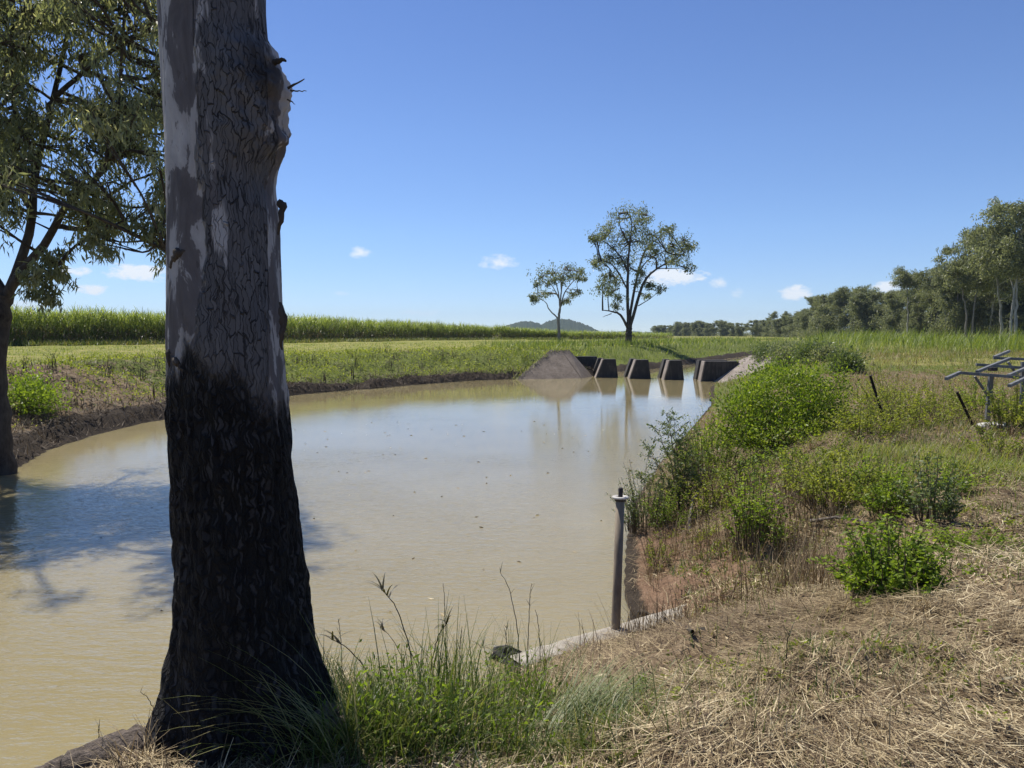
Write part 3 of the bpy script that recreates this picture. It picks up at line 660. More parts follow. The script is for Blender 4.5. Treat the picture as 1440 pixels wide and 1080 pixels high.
# ------------------------------------------------------------------ tree line on the right
def wood_proto(h, stems, fork, dense, barkm, label, low=False):
    t = thing('gum_tree', label, 'tree', (0, 0, 0), 'gum trees in the line on the right')
    tb, cb = MB(), MB()
    for s in range(stems):
        x0 = R.normal(size=2) * .25 * (stems > 1)
        lean = R.normal(size=2) * .09 * h
        top = np.array([x0[0] + lean[0], x0[1] + lean[1], h * R.uniform(.82, .95)])
        P = [np.array([*x0, -.4]), np.array([x0[0] + lean[0] * .2, x0[1] + lean[1] * .1, h * .3]), np.array([x0[0] + lean[0] * .7, x0[1] + lean[1] * .6, h * .62]), top]
        Q = curve(P, 18, .05); r0 = .0135 * h / (stems ** .35)
        tube(tb, Q, np.linspace(r0, r0 * .18, len(Q)), 7, rough=.12)
        nb = int(9 + dense * 5)
        for k in range(nb):
            f = R.uniform(fork, 1); i_ = int(f * (len(Q) - 1)); q = Q[i_]
            az = R.uniform(0, 2 * PI); ln = h * R.uniform(.10, .24) * (1.25 - f * .7)
            e = q + np.array([math.cos(az) * ln, math.sin(az) * ln, ln * R.uniform(.4, 1.3)])
            m_ = (q + e) / 2 + R.normal(size=3) * .1 * ln - np.array([0, 0, .1 * ln])
            tube(tb, curve([q, m_, e], 8), np.linspace(r0 * .38 * (1.15 - f), r0 * .08, 9), 5)
            for c in range(int(2 + 2 * dense)):
                u = R.uniform(.45, 1.1); cc = q * (1 - u) + e * u + R.normal(size=3) * ln * .2
                rr = h * R.uniform(.035, .065)
                n = int(75 * (rr / .5) ** 1.2 * dense) + 30
                ns = max(2, n // 12); sub = cc + R.normal(size=(ns, 3)) * np.array([rr, rr, rr * .65]) * .6
                Pn = np.repeat(sub, 12, 0) + R.normal(size=(ns * 12, 3)) * rr * .25
                v = np.clip(R.random() * .4 + R.random(len(Pn)) * .5 + .1 * R.random(), 0, 1)
                leaves(cb, Pn, R.normal(size=Pn.shape) * .6 + np.array([0, 0, -.6]), .27 * (.6 + .8 * R.random(len(Pn))), .11, v)
    if low:
        for k in range(40):
            cc = np.array([*(R.normal(size=2) * 1.3), h * R.uniform(.06, .55)]); rr = .75
            Pn = cc + R.normal(size=(130, 3)) * rr * .6
            leaves(cb, Pn, R.normal(size=Pn.shape), .25, .11, R.random(len(Pn)))
    tb.build('trunk', barkm, t, True); cb.build('crown', M['wood_leaf'], t)
    return t
def dup(t, loc, rz, sc, label, group):
    c = t.copy(); COL.objects.link(c); c.location = loc; c.rotation_euler = (0, 0, rz); c.scale = (sc, sc, sc); c['label'] = label; c['group'] = group
    for ch in list(t.children):
        d = ch.copy(); COL.objects.link(d); d.parent = c
    return c
protos = [wood_proto(13, 1, .42, 1.2, M['bark_pale'], ''), wood_proto(12, 2, .4, 1.0, M['bark_grey'], ''), wood_proto(11, 1, .3, 1.5, M['bark_grey'], '', True),
          wood_proto(13, 3, .45, .9, M['bark_pale'], ''), wood_proto(10, 2, .25, 1.6, M['bark_dark'], '', True), wood_proto(12, 1, .5, .8, M['bark_pale'], '')]
LN = 'slender grey gum tree in the nearest tall part of the right-hand tree line'
LM = 'leafy dark gum tree in the lower middle stretch of the right-hand tree line'
LF = 'small distant gum tree in the far low end of the tree line towards the weir'
LB = 'gum tree deep inside the tree line, showing between the front trunks'
used = [False] * len(protos); PH = [13, 12, 11, 13, 10, 12]
def place_tree(px, ptop, Y, k, label, group):
    b = atY(px, 470, Y); g = hz(b[0], b[1]); top = atY(px, ptop, Y)[2]
    sc = (top - g) / PH[k]
    if not used[k]:
        t = protos[k]; t.location = (b[0], Y, g - .1); t.scale = (sc,) * 3; t.rotation_euler = (0, 0, R.uniform(0, 6.28)); t['label'] = label; t['group'] = group; used[k] = True
        return t
    return dup(protos[k], (b[0], Y, g - .1), R.uniform(0, 6.28), sc, label, group)
LU = 'low bushy young gum tree filling in beneath the tall trees at right'
G5 = 'young gum trees under the line'
G1, G2, G3, G4 = 'near gum trees on the right', 'middle gum trees on the right', 'far gum trees by the horizon', 'gum trees inside the wood'
place_tree(1432, 272, 74, 3, 'tallest gum tree of the line, rising at the right edge of the picture', G1)
place_tree(1408, 308, 78, 0, 'second tallest gum tree, pale-trunked, just left of the tallest at the right edge', G1)
place_tree(1368, 325, 84, 1, 'tall twin-stemmed gum tree where the tree line steps up towards the right', G1)
place_tree(1276, 366, 108, 5, 'open thin-crowned gum tree with pale stem at the front corner of the tall stand', G1)
for px, tp, Y, k in [(1440, 330, 92, 4), (1462, 300, 76, 1), (1490, 290, 74, 0), (1530, 285, 74, 3), (1570, 280, 76, 1), (1390, 345, 92, 3), (1345, 368, 96, 2), (1330, 374, 98, 0), (1308, 372, 104, 1), (1292, 378, 112, 3), (1355, 360, 100, 5), (1420, 340, 98, 5), (1322, 385, 112, 4)]:
    place_tree(px, tp, Y, k, LN, G1)
for px, tp, Y, k in [(1262, 408, 128, 2), (1248, 405, 132, 0), (1232, 404, 136, 4), (1218, 403, 140, 2), (1205, 403, 144, 1), (1192, 404, 148, 2), (1178, 406, 150, 0), (1166, 408, 154, 4), (1156, 415, 158, 2), (1146, 424, 164, 2), (1137, 436, 172, 4), (1240, 412, 150, 3), (1212, 410, 158, 5)]:
    place_tree(px, tp, Y, k, LM, G2)
for k_ in range(24):
    px = R.uniform(1250, 1500); Y = R.uniform(105, 140) if px < 1340 else R.uniform(90, 130)
    tp = np.interp(px, [1250, 1340, 1380, 1440, 1500], [412, 385, 350, 320, 310]) + R.uniform(0, 30)
    place_tree(px, tp, Y, int(R.integers(0, 6)), LB, G4)
for k_ in range(40):                                            # understorey saplings between the trunks
    px = R.uniform(1140, 1500); Y = np.interp(px, [1140, 1180, 1250, 1340, 1440], [170, 152, 130, 104, 84]) + R.uniform(0, 14)
    tp = np.interp(px, [1140, 1250, 1340, 1440], [452, 448, 440, 425]) + R.uniform(-8, 14)
    o_ = place_tree(px, tp, Y, [2, 4][k_ % 2], LU, G5); o_.scale = (o_.scale[2] * 1.7, o_.scale[2] * 1.7, o_.scale[2])
place_tree(1085, 434, 230, 5, 'far gum tree with a loose round head sticking up above the distant tree row', G3)
place_tree(1106, 438, 220, 1, 'far gum tree with a broad open crown at the near end of the distant row', G3)
for k_ in range(105):
    px = R.uniform(918, 1140); Y = np.interp(px, [918, 1000, 1060, 1140], [420, 330, 270, 200]) + R.uniform(-15, 40)
    tp = np.interp(px, [916, 930, 960, 1010, 1040, 1075, 1130, 1142], [464, 459, 454, 452, 456, 451, 447, 442]) + R.uniform(-4, 9)
    o_ = place_tree(px, tp, Y, [2, 4, 2, 4, 1][int(R.integers(0, 5))], LF, G3); o_.scale = (o_.scale[0] * 1.5, o_.scale[1] * 1.5, o_.scale[2])
place_tree(878, 465, 420, 2, 'tiny distant tree on the horizon just behind the tall lone gum', G3)

# ------------------------------------------------------------------ weir
def weir():
    z = 1.28
    spots = [(838, 869, 531, 851, 866), (885.5, 915.5, 532.6, 897, 912), (935, 962, 534.2, 944, 959)]
    labs = ['black concrete weir pier nearest the left sloping concrete wall', 'middle black concrete weir pier with a slanting edge coloured pale as sunlit', 'black concrete weir pier next to the right-hand end wall']
    for (l, r, yb, tl, tr), lab in zip(spots, labs):
        A, B = at(l, yb), at(r, yb); Y = A[1]
        TL, TR = atY(tl - 2, 505, Y), atY(tr, 505, Y); TL[2] = TR[2] = z
        t = thing('weir_pier', lab, 'concrete pier', (float((A[0] + B[0]) / 2), float(Y), 0), 'piers of the concrete weir')
        O = np.array([(A[0] + B[0]) / 2, Y, 0])
        def slab(nm, off, th, sk, dx0=0, dx1=0):
            p = []
            for k in (0, 1):
                d = np.array([off[0] + sk * k, off[1] + th * k, 0])
                for q, zz, e in ((A, -.4, dx0), (B, -.4, dx1), (TR, z, dx1), (TL, z, dx0)):
                    s_ = 1.0
                    qq = np.array([q[0] + e, Y, zz]) - O + d
                    if zz < 0: qq[0] += (-.12 if q is A else .06)
                    p.append(qq)
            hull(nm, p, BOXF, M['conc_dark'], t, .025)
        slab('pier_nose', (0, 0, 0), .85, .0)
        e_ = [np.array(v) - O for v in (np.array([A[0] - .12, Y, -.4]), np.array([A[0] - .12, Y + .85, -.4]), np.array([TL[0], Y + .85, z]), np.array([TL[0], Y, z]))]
        hull('pier_sunlit_edge', [v + np.array([-.06, -.02, 0]) for v in e_] + [v + np.array([.02, -.02, .012]) for v in e_], BOXF, M['conc'], t, .006)  # pale strip: sunlight on the sloping end, put into the colour
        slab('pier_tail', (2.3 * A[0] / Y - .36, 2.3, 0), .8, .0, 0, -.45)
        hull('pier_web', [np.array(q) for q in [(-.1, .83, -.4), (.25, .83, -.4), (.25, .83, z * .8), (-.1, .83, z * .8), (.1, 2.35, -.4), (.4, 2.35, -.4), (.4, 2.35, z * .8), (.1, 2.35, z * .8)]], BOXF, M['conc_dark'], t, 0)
    # right end wall (pier joined to the abutment)
    A, B = at(987, 536.3), at(1006, 536.3); Y = A[1]; ctr = np.array([(A[0] + B[0]) / 2, Y, 0])
    t = thing('weir_end_wall', 'long black concrete wall joining the weir to the right-hand sloping slab', 'concrete wall', tuple(ctr))
    TL, TR = atY(992, 508, Y), atY(1040, 508, Y)
    p = []
    for k in (0, 1):
        for q, zz in ((A, -.4), (B + np.array([.6, 0, 0]), -.4), (TR, z), (TL, z)):
            qq = np.array([q[0], Y + .8 * k, zz]) - ctr; p.append(qq)
    p[0][0] -= .1; p[4][0] -= .1
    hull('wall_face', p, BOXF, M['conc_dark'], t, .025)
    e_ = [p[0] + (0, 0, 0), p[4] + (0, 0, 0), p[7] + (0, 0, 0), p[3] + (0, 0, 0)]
    hull('wall_sunlit_edge', [v + np.array([-.06, -.02, 0]) for v in e_] + [v + np.array([.02, -.02, .012]) for v in e_], BOXF, M['conc'], t, .006)  # same pale strip, sunlit look of the wall end painted on
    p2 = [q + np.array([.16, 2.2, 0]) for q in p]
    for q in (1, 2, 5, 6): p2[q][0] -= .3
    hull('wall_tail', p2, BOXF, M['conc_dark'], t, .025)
    # left end wall
    A, B = at(826, 529), at(842, 529); Y = A[1] + 1.2; ctr = np.array([A[0], Y, 0])
    t = thing('weir_end_wall', 'short black concrete wall beside the left sloping concrete slab', 'concrete wall', tuple(ctr))
    TL, TR = atY(812, 504, Y), atY(840, 504, Y)
    p = []
    for k in (0, 1):
        for x, zz in ((A[0] + .2, -.4), (B[0] + .1, -.4), (TR[0], z + .1), (TL[0], z + .1)):
            p.append(np.array([x - .1 * k, Y + .7 * k, zz]) - ctr)
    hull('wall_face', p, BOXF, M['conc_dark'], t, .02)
    # sloping slabs
    def slabthing(name, lab, quads, back, m):
        ctr = np.mean(quads[0], 0); t = thing(name, lab, 'concrete slab', tuple(ctr))
        for nm, q in zip(('slope_face', 'slope_edge', 'slope_return'), quads):
            q = [np.array(a) - ctr for a in q]; p = q + [a + np.array(back) for a in q]
            hull(nm, p, BOXF, m, t, .015)
        return t
    zt = 1.95
    a, b = at(722, 534), at(822, 532); a2, b2 = a + (0, 0, -.35), b + (0, 0, -.35); a2[0] -= .35; a2[1] -= .35; b2[1] -= .5
    Yt = b[1] + 2.4; c, d = atY(789, 492.5, Yt), atY(774, 492, Yt - .3)
    e = at(837, 530); e2 = e + (0, .3, -.35); e2[0] += .2
    f = atY(800, 491.5, Yt + .5)
    slabthing('sloping_slab', 'big dark sloping concrete slab on the far bank at the left end of the weir', [[a2, b2, c, d], [b2 + (.012, .012, 0.012), e2, f, c + (.012, .012, .012)]], (.12, .6, -.25), M['conc_mid'])
    # grass hanging over the top and the bank-side edge of the slab
    gb_ = MB(); n = 700; t_ = R.random(n)[:, None]
    P = np.where(t_ < .55, f + (0, .2, -.12) + (d - f) * (t_ / .55), d + (0, .25, -.12) + (at(722, 534) - d) * ((t_ - .55) / .45) ** 1.3) + R.normal(size=(n, 3)) * (.12, .2, .03)
    strips(gb_, P, R.uniform(0, 6.28, n), R.uniform(.15, .5, n), .035, R.uniform(.1, .9, n), R.uniform(.3, 1.4, n), 3, np.where(R.random(n) < .4, R.uniform(.85, 1, n), R.uniform(.1, .8, n)))
    tag(gb_.build('edge_grass', M['levee']), 'straggling grass hanging over the edges of the big dark sloping slab', 'grass', kind='stuff')
    a = at(1001, 537) + (-.1, -.5, -.35); b = at(1085, 551) + (0, 0, -.3)
    c, d = atY(1085, 500, 46.5), atY(1056, 499.5, 48.5); g = atY(1036, 508.5, 49.2)
    slabthing('sloping_slab', 'pale tan sloping concrete slab on the right bank beside the weir, behind the bush', [[a, b, c, d], [a + (-.1, .9, .02), a + (.02, .02, .02), d + (.02, .02, .02), g]], (.25, .4, -.5), M['conc'])
weir()

# ------------------------------------------------------------------ kerb, pipe, frame, posts
def kerb():
    a, b = np.array([-.02, 6.42]), np.array([1.95, 7.72]); d = unit(b - a); n = np.array([d[1], -d[0]])
    ctr = np.array([*(a + b) / 2, 0]); cnt = 22; V = []
    for k in range(cnt):
        q = a + (b - a) * k / (cnt - 1)
        for (o, zz) in ((-.03, -.5), (-.03, .195), (-.022, .203), (.2, .208), (.21, .195), (.21, -.2)):
            jj = R.normal(size=3) * .0045
            V.append(np.array([*(q + n * o), zz + .03 * k / cnt]) + jj - ctr)
    i = (np.arange(cnt - 1)[:, None] * 6) + np.arange(5)[None]
    mb = MB(); mb.add(V, np.stack([i, i + 1, i + 7, i + 6], 2))
    cap = np.arange(6); mb.add([V[0], V[1], V[4], V[5]], [(0, 1, 2, 3)]); mb.add([V[-6], V[-5], V[-2], V[-1]], [(0, 1, 2, 3)])
    o = mb.build('concrete_kerb', M['kerb'], None, False); o.location = ctr
    tag(o, 'low broken concrete kerb along the water edge at the foot of the metal pipe', 'kerb')
    # dark rock at the kerb end
    bm = bmesh.new(); bmesh.ops.create_icosphere(bm, subdivisions=4, radius=1)
    for v in bm.verts:
        f = 1 + 1.1 * (float(fbm(v.co.x * 1.5 + 3 + v.co.z, v.co.y * 1.5 + v.co.z * 1.3, 9, 4)) - .5)
        v.co = Vector((v.co.x * .17 * f, v.co.y * .12 * f, v.co.z * .10 * f))
    me = bpy.data.meshes.new('rock'); bm.to_mesh(me); bm.free(); me.materials.append(M['conc_dark'])
    o = bpy.data.objects.new('rock', me); COL.objects.link(o); q = hit(712, 925); o.location = (q[0], q[1], q[2] + .0)
    tag(o, 'dark lump of rock at the left end of the concrete kerb', 'rock')
kerb()
def pipe():
    b = at(866, 877, .26); t = thing('standpipe', 'upright weathered metal pipe with a flange on top, standing by the kerb at the water', 'pipe', tuple(b))
    tx = np.array([.035, .02]); hgt = 1.21
    def lathe(nm, prof, m, n=32):
        mb = MB(); P = np.array([[tx[0] * z / hgt, tx[1] * z / hgt, z] for r, z in prof]); r = [r for r, z in prof]
        th = np.linspace(0, 2 * PI, n, endpoint=False)
        V = P[:, None] + np.stack([np.cos(th)[None] * np.array(r)[:, None], np.sin(th)[None] * np.array(r)[:, None], np.zeros((len(r), n))], 2)
        i = np.arange(len(r) - 1)[:, None] * n; j = np.arange(n)[None]; j2 = (j + 1) % n
        mb.add(V, np.stack([i + j, i + j2, i + n + j2, i + n + j], 2)); mb.build(nm, m, t, False)
    lathe('pipe_shaft', [(.043, -.35), (.043, .35), (.0415, .36), (.0415, hgt), (.033, hgt)], M['pipe'])
    lathe('flange', [(.04, hgt - .01), (.074, hgt - .01), (.078, hgt - .004), (.078, hgt + .006), (.05, hgt + .01), (.035, hgt + .0)], M['pale_metal'])
    lathe('collar', [(.043, hgt - .035), (.055, hgt - .032), (.055, hgt - .01), (.041, hgt - .01)], M['black_steel'])
    lathe('spindle', [(.022, hgt - .02), (.022, hgt + .085), (.019, hgt + .09), (.001, hgt + .09)], M['black_steel'], 12)
pipe()
def frame():
    c = lambda x, y: (1260 + x / 5.4, 440 + y / 5.4)
    def p(x, y, dpt): return atY(*c(x, y), dpt)
    rp = p(700, 460, 13.1)
    base = np.array([rp[0], rp[1], hz(rp[0], rp[1])])
    t = thing('steel_frame', 'open grey steel frame of rails and cross bars on posts in the weeds', 'frame', tuple(base))
    L = lambda a: tuple(np.array(a) - base)
    def rail(nm, a, b, ext, w=.05, h=.05):
        a, b = np.array(p(*a)), np.array(p(*b)); b = b + (b - a) * ext
        bar(nm, L(a), L(b), w, h, M['galv'], t)
    rail('rail', (485, 455, 13.0), (970, 492, 12.72), .5); rail('rail', (608, 392, 13.9), (972, 418, 13.7), .9); rail('rail', (738, 342, 14.8), (972, 352, 14.65), 1.6)
    for a, b in [((380, 499, 12.5), (487, 452, 13.03)), ((615, 447, 12.97), (866, 345, 14.77)), ((745, 337, 14.8), (860, 290, 15.5)), ((860, 553, 12.1), (1010, 484, 12.8)), ((855, 477, 12.82), (1120, 362, 14.6)), ((1080, 498, 12.7), (1340, 380, 14.5))]:
        rail('cross_bar', a, b, 0)
    for (x, yt, d0, x2) in ((722, 468, 13.02, 682), (968, 360, 13.8, 958)):
        top = np.array(p(x, yt, d0)); bot = np.array([p(x2, 880 if x < 900 else 800, d0)[0], d0, 0.]); bot[2] = hz(bot[0], bot[1]) - .3
        bar('post', L(bot), L(top - np.array([0, 0, .027])), .075, .05, M['galv'], t, up=(0, 1, 0))
        for s in (-1,):
            k = top - np.array([0, 0, .42]); q = top + np.array([s * .28, .0, -.03])
            bar('brace', L(k), L(q), .035, .035, M['galv'], t, up=(0, 1, 0))
    a = np.array(p(720, 415, 13.1)); bar('bracket', L(a + np.array([-.02, 0, -.03])), L(a + np.array([.12, .05, -.03])), .07, .06, M['black_steel'], t)
    # white footing lump at the post
    V = []; q = np.array(p(680, 885, 12.9)); q[2] = hz(q[0], q[1])
    bm = bmesh.new(); bmesh.ops.create_icosphere(bm, subdivisions=3, radius=1)
    for v in bm.verts:
        f = 1 + .5 * (float(fbm(v.co.x * 2 + 3, v.co.y * 2 + v.co.z, 19, 3)) - .5); v.co = Vector((v.co.x * .27 * f + .15, v.co.y * .16 * f, v.co.z * .07 * f + .03))
    me = bpy.data.meshes.new('bag'); bm.to_mesh(me); bm.free(); me.materials.append(M['white_lump'])
    o = bpy.data.objects.new('flat_bag', me); COL.objects.link(o); o.location = tuple(q)
    tag(o, 'flattened white bag lying at the foot of the steel frame post', 'bag')
frame()
for (x0, y0, x1, y1, Y, lab) in [(1224, 528, 1244, 592, 13.6, 'dark leaning steel post in the weeds, just right of the big green bush'), (1346, 551, 1372, 606, 13.0, 'dark leaning steel post in the weeds, just left of the steel frame')]:
    top = atY(x0, y0, Y); bot = atY(x1, y1, Y + .1); g = hz(bot[0], bot[1]); d_ = (top - bot) / (top[2] - bot[2]); bot = bot + d_ * (g - .2 - bot[2])
    t = thing('fence_post', lab, 'post', (bot[0], bot[1], g), 'leaning steel posts'); o0 = np.array([bot[0], bot[1], g])
    bar('post_web', bot - o0, top - o0, .045, .012, M['black_steel'], t, .001); bar('post_flange', bot - o0 + (0, .006, 0), top - o0 + (0, .006, 0), .012, .05, M['black_steel'], t, .001)
def stick(pts, r, name, lab, cat='branch', m='dead_wood'):
    P = np.array([np.array(hit(px, py)) + np.array([0, 0, dz]) for px, py, dz in pts]); o0 = P[0].copy()
    mb = MB(); Q = curve(P - o0, 20, r * .25); tube(mb, Q, np.linspace(r, r * .45, len(Q)), 8, rough=.25)
    o = mb.build(name, M[m], None, True); o.location = tuple(o0); return tag(o, lab, cat)
q0 = hit(968, 752); q1 = q0 + np.array([.36, .9, .42])
mb = MB(); Q = curve([np.zeros(3), (q1 - q0) * .5 + np.array([-.03, 0, .1]), q1 - q0], 18, .006); tube(mb, Q, np.linspace(.026, .015, len(Q)), 8, rough=.2)
o = mb.build('dead_branch', M['dead_wood'], None, True); o.location = tuple(q0); tag(o, 'bare curved dead branch sticking up from the bank below the sapling', 'branch')
stick([(1140, 742, .06), (1180, 740, .09), (1225, 745, .05)], .02, 'dead_branch', 'dark dead branch lying in the straw behind the small bright bush')
stick([(1060, 740, .05), (1100, 715, .1), (1150, 705, .12), (1190, 700, .05)], .014, 'dead_branch', 'thin pale dead branch across the brush heap in the middle of the bank')
stick([(900, 868, .05), (935, 880, .06), (974, 898, .04)], .03, 'dead_branch', 'dark bar standing in for the cast shadow of the pipe beside its foot', m='bark_dark')  # dark bar laid as the pipe's cast shadow, not a real branch

# ------------------------------------------------------------------ bushes and weeds (things)
PM = lambda Y: Y / F
q = hit(1095, 628); k = PM(q[1])
def lob(lst, k): return [((x) * k, dy, z * k, r * k, rz * k) for x, z, r, rz, dy in lst]
bush('shrub', 'big dense bright green shrub on the right bank at the water edge', q,
     lob([(15, 62, 62, 48, .3), (-40, 42, 42, 34, .0), (58, 45, 46, 36, .3), (-72, 18, 34, 26, -.2), (0, 25, 70, 28, -.25), (95, 22, 32, 24, .25), (40, 92, 30, 18, .4), (-5, 95, 24, 14, .35)], k) + [(R.uniform(-80, 95) * k, R.uniform(-.3, .3), R.uniform(52, 124) * k * (1 - .3 * abs(j - 9) / 9), 11 * k, 14 * k) for j in range(18)], 19000, .058, M['shrub'], 60, upw=.35)
q = hit(957, 728); k = PM(q[1])
def sapling(q, hpx, k, lab):
    t = thing('sapling', lab, 'sapling', tuple(q)); sb, fb = MB(), MB()
    for (tx, tz, dy, r) in [(-20, 145, .1, .016), (10, 120, -.1, .012), (-45, 95, .2, .011), (25, 85, .25, .01), (-60, 60, -.1, .009), (40, 60, 0, .008), (-5, 135, .3, .012), (-35, 125, -.15, .012)]:
        e = np.array([tx * k, dy, tz * k]); Q = curve([np.array([0, 0, -.1]), e * np.array([.35, .4, .5]), e], 14, .008); tube(sb, Q, np.linspace(r, .003, len(Q)), 5)
        for j in range(4, len(Q)):
            for _ in range(3):
                d = unit(np.array([R.normal(), R.normal(), .5])); ln = R.uniform(.08, .24); p1 = Q[j] + d * ln
                tube(sb, [Q[j], Q[j] + d * ln * .5, p1], [.004, .003, .002], 4)
                tt = R.random(13)[:, None]; P = Q[j] + d * ln * (.3 + .8 * tt) + R.normal(size=(13, 3)) * .012
                leaves(fb, P, R.normal(size=P.shape) * .6 + d * .6 - np.array([0, 0, .2]), .06 * (.6 + .7 * R.random(13)), .018, R.random(13))
    sb.build('stem', M['stem'], t); fb.build('foliage', M['grey_leaf'], t)
sapling(q, 145, k, 'thin feathery sapling leaning over the water, left of the big shrub')
weeds = [  # px, py(base), width px, height px, leaves, leaf size, material, name, label
    (905, 745, 60, 75, 2200, .045, 'grey_leaf', 'wispy grey-green weed hanging over the water edge behind the pipe'),
    (1000, 672, 95, 75, 3600, .05, 'green', 'shaggy green weed between the sapling and the big shrub'),
    (1063, 770, 70, 100, 1500, .06, 'green', 'upright leafy weed left of the brush heap, below the big shrub'),
    (1000, 720, 90, 60, 1500, .05, 'yellow', 'yellowish weed in front of the sapling'),
    (1185, 712, 120, 62, 3200, .055, 'yellow', 'broad yellow-green weed in the middle of the bank behind the brush heap'),
    (1252, 725, 60, 56, 1300, .055, 'green', 'small leafy weed right behind the small bright bush'),
    (1312, 735, 56, 96, 900, .06, 'grey_leaf', 'tall thin dark green weed behind the right side of the small bright bush'),
    (1252, 840, 120, 92, 3400, .06, 'green', 'small bright green bush standing alone on the dry straw'),
    (1375, 775, 110, 30, 1500, .04, 'green', 'low spreading green weed at the right, behind the small bright bush'),
    (1215, 612, 90, 46, 2300, .055, 'yellow', 'yellow-green weed at the foot of the left leaning post'),
    (1275, 600, 110, 52, 3000, .055, 'yellow', 'yellow-green weed midway between the two leaning posts'),
    (1322, 592, 90, 48, 2400, .055, 'yellow', 'yellow-green weed just left of the right leaning post'),
    (1385, 578, 80, 42, 1900, .06, 'green', 'green weed behind the steel frame post'),
    (1425, 606, 60, 62, 1900, .06, 'yellow', 'leafy yellow-green weed under the right half of the steel frame'),
    (1240, 575, 70, 46, 1500, .06, 'yellow', 'yellowish weed behind the left leaning post'),
    (1130, 655, 100, 24, 1100, .05, 'green', 'low green weed at the foot of the big shrub'),
    (1130, 690, 90, 52, 1500, .05, 'yellow', 'yellow-green weed above the upright leafy weed, left of the broad weed'),
    (1240, 690, 70, 44, 1100, .05, 'green', 'green weed just behind the right half of the broad yellow-green weed'),
    (1330, 690, 80, 36, 1000, .05, 'green', 'low green weed above the tall thin dark weed'),
    (1400, 640, 90, 34, 1200, .05, 'yellow', 'low yellow weed on the grass below the steel frame'),
    (1185, 645, 60, 26, 700, .055, 'yellow', 'small yellow-green weed at the right foot of the big shrub'),
    (1050, 690, 70, 50, 1300, .05, 'green', 'leafy green weed at the left foot of the big shrub'),
    (940, 740, 60, 50, 1200, .045, 'green', 'short green weed at the base of the feathery sapling'),
    (930, 800, 40, 40, 420, .04, 'yellow', 'small yellow weed on the red soil behind the pipe'),
    (1100, 830, 30, 18, 200, .04, 'yellow', 'tiny yellow weed alone on the straw left of the small bright bush'),
    (905, 975, 46, 26, 260, .035, 'green', 'small green sprig on the straw right of the brink grass'),
    (1045, 1010, 60, 30, 300, .035, 'green', 'leafy green sprig near the bottom of the straw bank'),
    (1475, 600, 90, 60, 1800, .06, 'green', 'green weed outside the right edge under the frame'),
]
for px, py, wpx, hpx, n, lf, m, lab in weeds:
    q = hit(px, py); k = PM(q[1])
    shoots('weed', lab, q, wpx * k * 1.25, hpx * k * 1.32, max(14, n // 30), lf * 1.05, M[m], 'weed', 34)
for px, py, wpx, hpx, m, lab in [(1076, 512, 34, 26, 'grey_leaf', 'dull green shrub on the bank end above the right weir slab'), (1108, 514, 40, 28, 'gum_leaf', 'brownish shrub in the row behind the big green shrub'), (1140, 512, 30, 24, 'grey_leaf', 'rounded dull shrub at the right end of the shrub row above the bare bank'),
                                 (1092, 500, 44, 22, 'gum_leaf', 'dark shrub at the back of the shrub row above the bare bank'), (1190, 520, 22, 14, 'grey_leaf', 'small grey shrub alone on the bare bank'), (1165, 508, 20, 12, 'gum_leaf', 'tiny dark shrub on the ledge of the bare bank'),
                                 (38, 583, 62, 52, 'green', 'dark green bush beside the trunk on the left bank')]:
    q = hit(px, py); k = PM(q[1])
    lobes = [(R.uniform(-.5, .5) * wpx * k, R.uniform(-.4, .4) * wpx * k, hpx * k * R.uniform(.25, .7), wpx * k * .28, hpx * k * .32) for j in range(8)]
    bush('shrub', lab, q, lobes, 3000, .11 if py < 540 else .1, M[m], 16, 'shrub', None, .3, .2)

